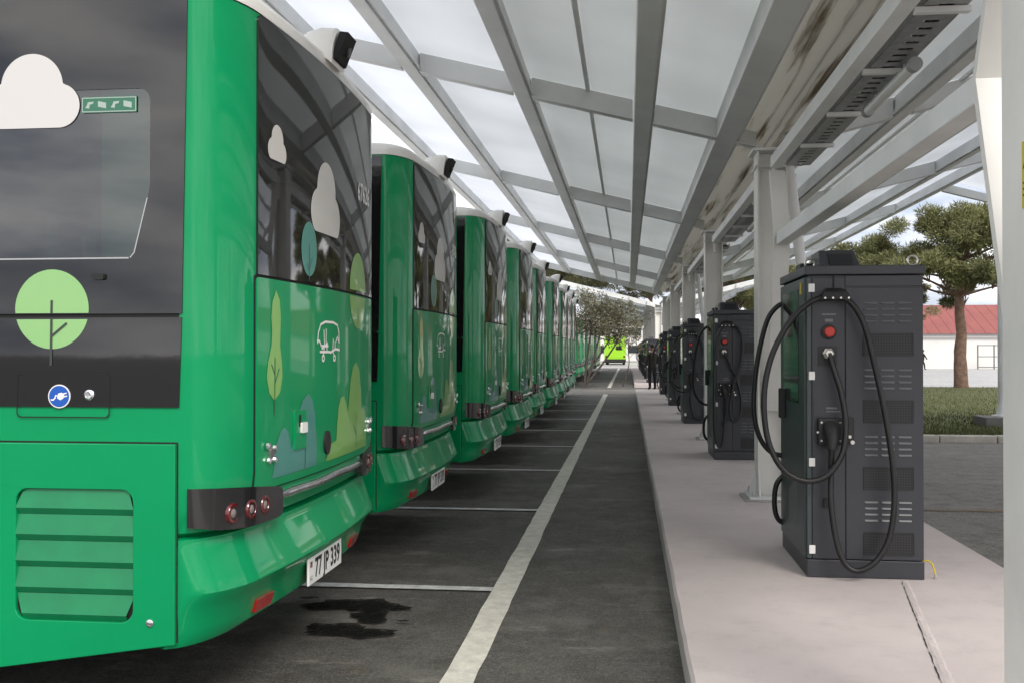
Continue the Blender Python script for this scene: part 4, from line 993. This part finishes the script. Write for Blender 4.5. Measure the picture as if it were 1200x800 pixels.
# ------------------------------------------------------------------ trees
def quads(centres, radii, n, size, asp, flat=1.0, up=0., seed=0):
    g = np.random.default_rng(seed); C_ = np.array(centres); Rr = np.array(radii); k = g.integers(0, len(C_), n)
    d = g.normal(size=(n, 3)); d /= np.linalg.norm(d, axis=1)[:, None]; rr_ = g.random(n) ** .45
    p = C_[k] + d * rr_[:, None] * Rr[k]
    a = d * .8 + g.normal(size=(n, 3)) * .7; a[:, 2] += up; a /= np.linalg.norm(a, axis=1)[:, None]
    b_ = np.cross(a, g.normal(size=(n, 3))); b_ /= np.linalg.norm(b_, axis=1)[:, None]
    s = size * (.6 + .8 * g.random(n)); a *= s[:, None]; b_ *= (s * asp)[:, None]
    return np.stack([p - b_, p + a * .5 - b_ * .6, p + a, p + b_], 1)
def pine_mesh(seed, h=7.6, spread=2.9):
    g = random.Random(seed); tk = MB(); pts = [(0, 0, -.1)]; x = y = 0
    for i in range(1, 9):
        x += g.uniform(-.07, .09); y += g.uniform(-.06, .06); pts.append((x, y, h * .8 * i / 8))
    tk.tube(smooth_path(pts, 3), [.29 - .2 * i / 24 + .03 * (i == 0) + g.uniform(-.012, .012) for i in range(25)], 12)
    top = Vector(pts[-1]); cs = []; rs = []
    for i in range(15):
        a = i * 2.4 + g.uniform(-.4, .4); t = g.uniform(.52, 1.0); base = Vector(pts[int(round(t * 8))]); ln = spread * g.uniform(.5, 1.0) * (1.15 - .45 * (t - .5) * 2)
        e = base + Vector((math.cos(a) * ln, math.sin(a) * ln, h * .05 + g.uniform(.1, .9))); mid = base.lerp(e, .5) + Vector((0, 0, g.uniform(-.25, .1)))
        tk.tube(smooth_path([base, mid, e], 4), [.075 - .06 * q / 8 for q in range(9)], 6)
        for q in range(5):
            c = base.lerp(e, g.uniform(.45, 1.12)) + Vector((g.uniform(-.55, .55), g.uniform(-.55, .55), g.uniform(.0, .75))); cs.append(tuple(c)); rr_ = g.uniform(.34, .66); rs.append((rr_, rr_, rr_ * .62))
            tk.tube([base.lerp(e, .55), c], [.03, .012], 5)
    for i in range(12):
        c = top + Vector((g.uniform(-1.2, 1.2), g.uniform(-1.2, 1.2), g.uniform(.1, 1.3))); cs.append(tuple(c)); rs.append((.6, .6, .42)); tk.tube([top, c], [.04, .012], 5)
    return tk, cs, rs
pine_cache = {}
def pine(seed, loc, label, mat='needle', sc=1.0, n=17000, group=None):
    root = empty('pine_tree', loc, seed * 1.3); tag(root, label, 'tree', group); root.scale = (sc,) * 3
    if (seed, mat) not in pine_cache:
        tk, cs, rs = pine_mesh(seed); t = tk.build('trunk', 'bark', root, smooth=True, auto=60); c = tri_object('crown', quads(cs, rs, n * 2, .19, .11, up=.4, seed=seed), mat, root); pine_cache[(seed, mat)] = (t, c)
    else:
        for q in pine_cache[(seed, mat)]: inst(q, q.name.split('.')[0], root)
    return root
P0 = pine(3, (13.55, 43.2, .15), 'umbrella shaped pine tree with bare trunk growing on the lawn', sc=.98, n=26000)
P0.rotation_euler[2] = .6
P1 = pine(6, (10.7, 46.5, .1), 'broad olive pine behind the dark cabinet, left of the umbrella pine', sc=.86, n=22000)
gp = 'pines beyond the canopies'
for k, (sd, x, y, sc, mat) in enumerate([(4, -5.2, 70, 1.3, 'needle_dark'), (5, -7.5, 64, 1.1, 'needle_dark'), (3, -9, 84, 1.45, 'needle_dark'), (6, 2.5, 104, 1.3, 'needle_dark'), (4, 7.5, 58, .95, 'needle'), (5, 10.8, 66, 1.0, 'needle'), (6, 17.0, 76, 1.0, 'needle'), (3, 8.5, 88, 1.15, 'needle_dark'), (5, 22.0, 88, 1.05, 'needle'), (4, 13.2, 72, .9, 'needle')]):
    if x < 3: lb = ('large dark pine rising behind the roofs of the far buses', 'dark pine nearest the far bus row, behind its roofs', 'broad dark pine far behind the bus roofs', 'dark pine behind the lime coloured bus')[k]
    else: lb = {7.5: 'olive pine seen behind the second charging cabinet', 10.8: 'olive pine beside the one behind the second cabinet', 17.0: 'olive pine on the lot beyond the lawn, tallest of its pair', 8.5: 'dark pine standing far behind the canopy columns', 22.0: 'olive pine close to the red-roofed building', 13.2: 'small olive pine on the lot just beyond the lawn'}[x]
    pine(sd, (x, y, 0), lb, mat, sc, group=gp)
# leaning tree in the gap between the rows
lt = empty('leaning_tree', (-2.0, 45.2, 0)); tag(lt, 'sparse grey olive tree with several leaning stems by the cross path', 'tree')
tk = MB(); g = random.Random(21); tips = []
for (bx, tx, tz, lean) in ((0, 1.15, 2.1, .5), (.05, .35, 2.5, .1), (.1, .75, 2.3, -.3), (-.05, 1.5, 2.0, .3)):
    base = Vector((bx, 0, -.05)); tip = Vector((tx, lean, tz)); mid = base.lerp(tip, .5) + Vector((g.uniform(-.12, .12), 0, g.uniform(-.15, .1)))
    tk.tube(smooth_path([base, mid, tip], 5), [.062 - .03 * q / 10 for q in range(11)], 8)
    for q in range(9):
        a = g.uniform(0, 6.28); e = tip + Vector((math.cos(a) * g.uniform(.3, 1.35), math.sin(a) * g.uniform(.3, 1.0), g.uniform(.2, 1.9))); m_ = tip.lerp(e, .5) + Vector((g.uniform(-.15, .15), g.uniform(-.15, .15), g.uniform(0, .2)))
        tk.tube(smooth_path([tip, m_, e], 3), [.026 - .016 * w / 6 for w in range(7)], 5); tips.append(e)
        for w in range(4):
            e2 = m_.lerp(e, g.random()) + Vector((g.uniform(-.5, .5), g.uniform(-.4, .4), g.uniform(-.25, .45))); tk.tube([m_.lerp(e, .4), e2], [.01, .004], 4); tips.append(e2)
tk.build('trunk', 'bark_grey', lt, smooth=True, auto=60)
tri_object('crown', quads([tuple(t) for t in tips], [(.36, .36, .27)] * len(tips), 6800, .10, .30, seed=5), 'leaf_olive', lt)
sp = empty('sapling', (-.25, 47, 0)); tag(sp, 'thin bare sapling with curved stem standing before the lime coloured bus', 'tree')
tk = MB(); tk.tube(smooth_path([(0, 0, -.05), (.16, 0, .5), (.3, 0, 1.1), (.26, 0, 1.8), (.4, 0, 2.6)], 4), [.035 - .02 * q / 16 for q in range(17)], 6)
for q in range(12):
    z = 1.3 + .11 * q; a = q * 2.4; tk.tube([(.27, 0, z), (.27 + .5 * math.cos(a), .4 * math.sin(a), z + .45)], [.012, .004], 4)
tk.build('trunk', 'bark_grey', sp, smooth=True, auto=60)
tri_object('crown', quads([(.27 + .5 * math.cos(q * 2.4), .4 * math.sin(q * 2.4), 1.8 + .11 * q) for q in range(12)], [(.2, .2, .2)] * 12, 900, .08, .35, seed=8), 'leaf_olive', sp)

# ------------------------------------------------------------------ far buildings
bl = empty('red_roofed_building', (49.5, 97, 0)); tag(bl, 'long low white building with red roof across the lot', 'building')
wl = MB().box((-26, 0, 0), (40, 12, 3.15)).build('wall', 'white_wall', bl)
MB().box((-26.2, -.25, 2.85), (40.2, 12.2, 3.2)).build('cornice', 'wall_grey', wl)
m = MB(); m.prism([(-.5, 3.201), (12.5, 3.201), (6, 6.1)], 0, -26.4, 40.4); rf = m.build('roof', 'red_roof', bl)
sm = MB()
for k in range(66): sm.hexa([(-26 + k, -.5, 3.2), (-25.97 + k, -.5, 3.2), (-25.97 + k, 6, 6.1), (-26 + k, 6, 6.1), (-26 + k, -.5, 3.225), (-25.97 + k, -.5, 3.225), (-25.97 + k, 6, 6.125), (-26 + k, 6, 6.125)])
tag(sm.build('roof_seams', 'red_roof', rf), kind='stuff')
for k, x in enumerate((-5.5, -3.2, -2.6, 1.0)): MB().tube([(x, 5.8, 5.9), (x, 5.8, 6.9 + .3 * (k % 2))], .05, 6).build('roof_pipe', 'wall_grey', rf)
fg = empty('gate', (31.2, 95, 0)); tag(fg, 'dark metal gate frame before the white wall of the long building', 'gate')
for x in (0, 1.4, 2.8): MB().box((x, 0, 0), (x + .09, .09, 2.2)).build('post', 'fence_metal', fg)
for z in (.15, 1.1, 2.1): MB().box((.09, .02, z), (1.4, .07, z + .07)).build('rail', 'fence_metal', fg); MB().box((1.49, .02, z), (2.8, .07, z + .07)).build('rail', 'fence_metal', fg)
wb = empty('white_building', (6, 165, 0)); tag(wb, 'pale flat building far behind the lime coloured bus', 'building')
w_ = MB().box((-26, 0, 0), (30, 12, 6.2)).build('wall', 'white_wall', wb); MB().box((-26.3, -.3, 6.2), (30.3, 12.3, 6.6)).build('roof', 'wall_grey', wb)
for k in range(9):
    for z in (1.2, 4.0):
        w = MB().box((-24 + 6 * k, -.05, z), (-21.8 + 6 * k, .01, z + 1.4)).build('window', 'wall_grey', wb); MB().box((-23.9 + 6 * k, -.07, z + .1), (-21.9 + 6 * k, -.052, z + 1.3)).build('pane', 'window_dark', w)

def lime_bus(x, y, label):
    root = empty('lime_bus', (x, y, 0)); tag(root, label, 'bus', 'lime coloured buses at the far end')
    MB().prism(rrect(-1.27, .35, 1.27, 3.35, .22), 1, 0, 11).build('body', 'lime_paint', root, bevel=.05)
    MB().box((-1.2, .1, .25), (1.2, 10.8, .45)).build('underbody', 'rubber', root)
    MB().prism(rrect(.1, 1.75, .75, 2.2, .05), 1, -.03, -.002).build('vent', 'black_gloss', root)
    MB().box((-1.26, -.06, .36), (1.26, -.002, .7)).build('bumper', 'rubber', root, bevel=.03)
    for s_ in (-1, 1): MB().prism(rrect(s_ * 1.05 - .1, .85, s_ * 1.05 + .1, 1.1, .04), 1, -.03, -.003).build('tail_light', 'lens_red', root)
    hp = MB().prism(rrect(-.95, .8, .95, 1.6, .05), 1, -.02, -.002).build('hatch', 'lime_paint', root)
    for xx_ in (-1.0, 1.0):
        for yy_ in (2.6, 8.4): MB().lathe([(.3, -.14), (.47, -.13), (.48, 0), (.47, .13), (.3, .14)], 20, Matrix.Translation((xx_, yy_, .48)) @ Matrix.Rotation(R(90), 4, 'Y')).build('wheel', 'tyre', root, smooth=True)
lime_bus(-1.5, 119, 'bright lime green bus standing across the far end of the lane')
lime_bus(5.3, 134, 'bright lime green bus glimpsed between the far columns')

# ------------------------------------------------------------------ people
def person(name, loc, rz, label, joints, edges, radii, jacket_mat, trouser_mat, head):
    root = empty(name, loc, rz); tag(root, label, 'person')
    me = bpy.data.meshes.new('body'); me.from_pydata(joints, edges, []); o = bpy.data.objects.new('body', me); COL.objects.link(o); o.parent = root
    me.materials.append(MATS[jacket_mat]); me.materials.append(MATS[trouser_mat]); me.materials.append(MATS['skin_tone'])
    sk = o.modifiers.new('skin', 'SKIN'); sk.use_smooth_shade = True
    for i, v in enumerate(me.skin_vertices[0].data): v.radius = (radii[i], radii[i] * .9); v.use_root = (i == 0)
    ss = o.modifiers.new('sub', 'SUBSURF'); ss.levels = 1; ss.render_levels = 2
    bpy.context.view_layer.update(); dg = bpy.context.evaluated_depsgraph_get(); me2 = bpy.data.meshes.new_from_object(o.evaluated_get(dg))
    o.modifiers.clear(); o.data = me2
    me2.materials.clear()
    for mt in (jacket_mat, trouser_mat, 'skin_tone', 'rubber'): me2.materials.append(MATS[mt])
    for p in me2.polygons:
        z = p.center.z; p.use_smooth = True
        p.material_index = 3 if z < .09 else 1 if z < .86 and abs(p.center.x) < .22 else 2 if (z > 1.43 or (abs(p.center.x) > .2 and z < .86)) else 0
    hx, hy, hz = head
    m = MB(); m.lathe([(.02, -.115), (.055, -.105), (.072, -.06), (.078, 0), (.076, .05), (.055, .095), (.02, .112)], 14, Matrix.Translation((hx, hy, hz)) @ Matrix.Diagonal((1, 1.18, 1, 1)))
    m.lathe([(.006, -.02), (.016, -.015), (.004, .03)], 6, Matrix.Translation((hx, hy + .098, hz - .01)))
    for s_ in (-1, 1): m.lathe([(.006, -.028), (.02, 0), (.006, .03)], 6, Matrix.Translation((hx + s_ * .08, hy, hz - .005)))
    hd = m.build('head', 'skin_tone', root, smooth=True, auto=80)
    MB().lathe([(.084, -.02), (.088, .03), (.07, .095), (.03, .125)], 14, Matrix.Translation((hx, hy - .018, hz + .005)) @ Matrix.Diagonal((1, 1.15, 1, 1))).build('hair', 'hair', hd, smooth=True, auto=80)
    m = MB()
    for s_ in (-1, 1): m.lathe([(.009, -.006), (.011, 0), (.009, .006)], 6, Matrix.Translation((hx + s_ * .03, hy + .086, hz + .012)))
    m.build('eyes', 'hair', hd)
    return root
stand = [(0, 0, .92), (0, 0, 1.12), (0, 0, 1.36), (0, .01, 1.47), (0, .02, 1.55), (-.1, 0, .86), (-.11, .02, .48), (-.11, -.02, .09), (-.12, .11, .04), (.1, 0, .86), (.12, .03, .48), (.13, 0, .09), (.14, .13, .04),
         (-.19, 0, 1.36), (-.25, -.02, 1.10), (-.24, .1, .88), (-.23, .15, .80), (.19, 0, 1.36), (.26, -.03, 1.10), (.2, .17, .98), (.13, .22, .98)]
se = [(0, 1), (1, 2), (2, 3), (3, 4), (0, 5), (5, 6), (6, 7), (7, 8), (0, 9), (9, 10), (10, 11), (11, 12), (2, 13), (13, 14), (14, 15), (15, 16), (2, 17), (17, 18), (18, 19), (19, 20)]
sr = [.15, .145, .15, .06, .055, .105, .078, .058, .045, .105, .078, .058, .045, .082, .066, .05, .035, .082, .066, .05, .035]
person('person', (.93, 39.4, .15), .5, 'person in brown jacket and black trousers standing at the platform end', stand, se, sr, 'jacket', 'trousers', (0, .03, 1.64))
walk = list(stand); walk[6] = (-.11, .2, .5); walk[7] = (-.11, .24, .09); walk[8] = (-.12, .38, .06); walk[10] = (.11, -.1, .5); walk[11] = (.11, -.38, .16); walk[12] = (.12, -.3, .06); walk[14] = (-.25, -.16, 1.12); walk[15] = (-.23, -.2, .9); walk[16] = (-.23, -.2, .82); walk[18] = (.26, .14, 1.12); walk[19] = (.22, .26, .95); walk[20] = (.22, .3, .88)
person('person', (25.35, 91, .004), -1.4, 'person in dark clothes walking past the white wall of the long building', walk, se, sr, 'trousers', 'trousers', (0, .05, 1.64))
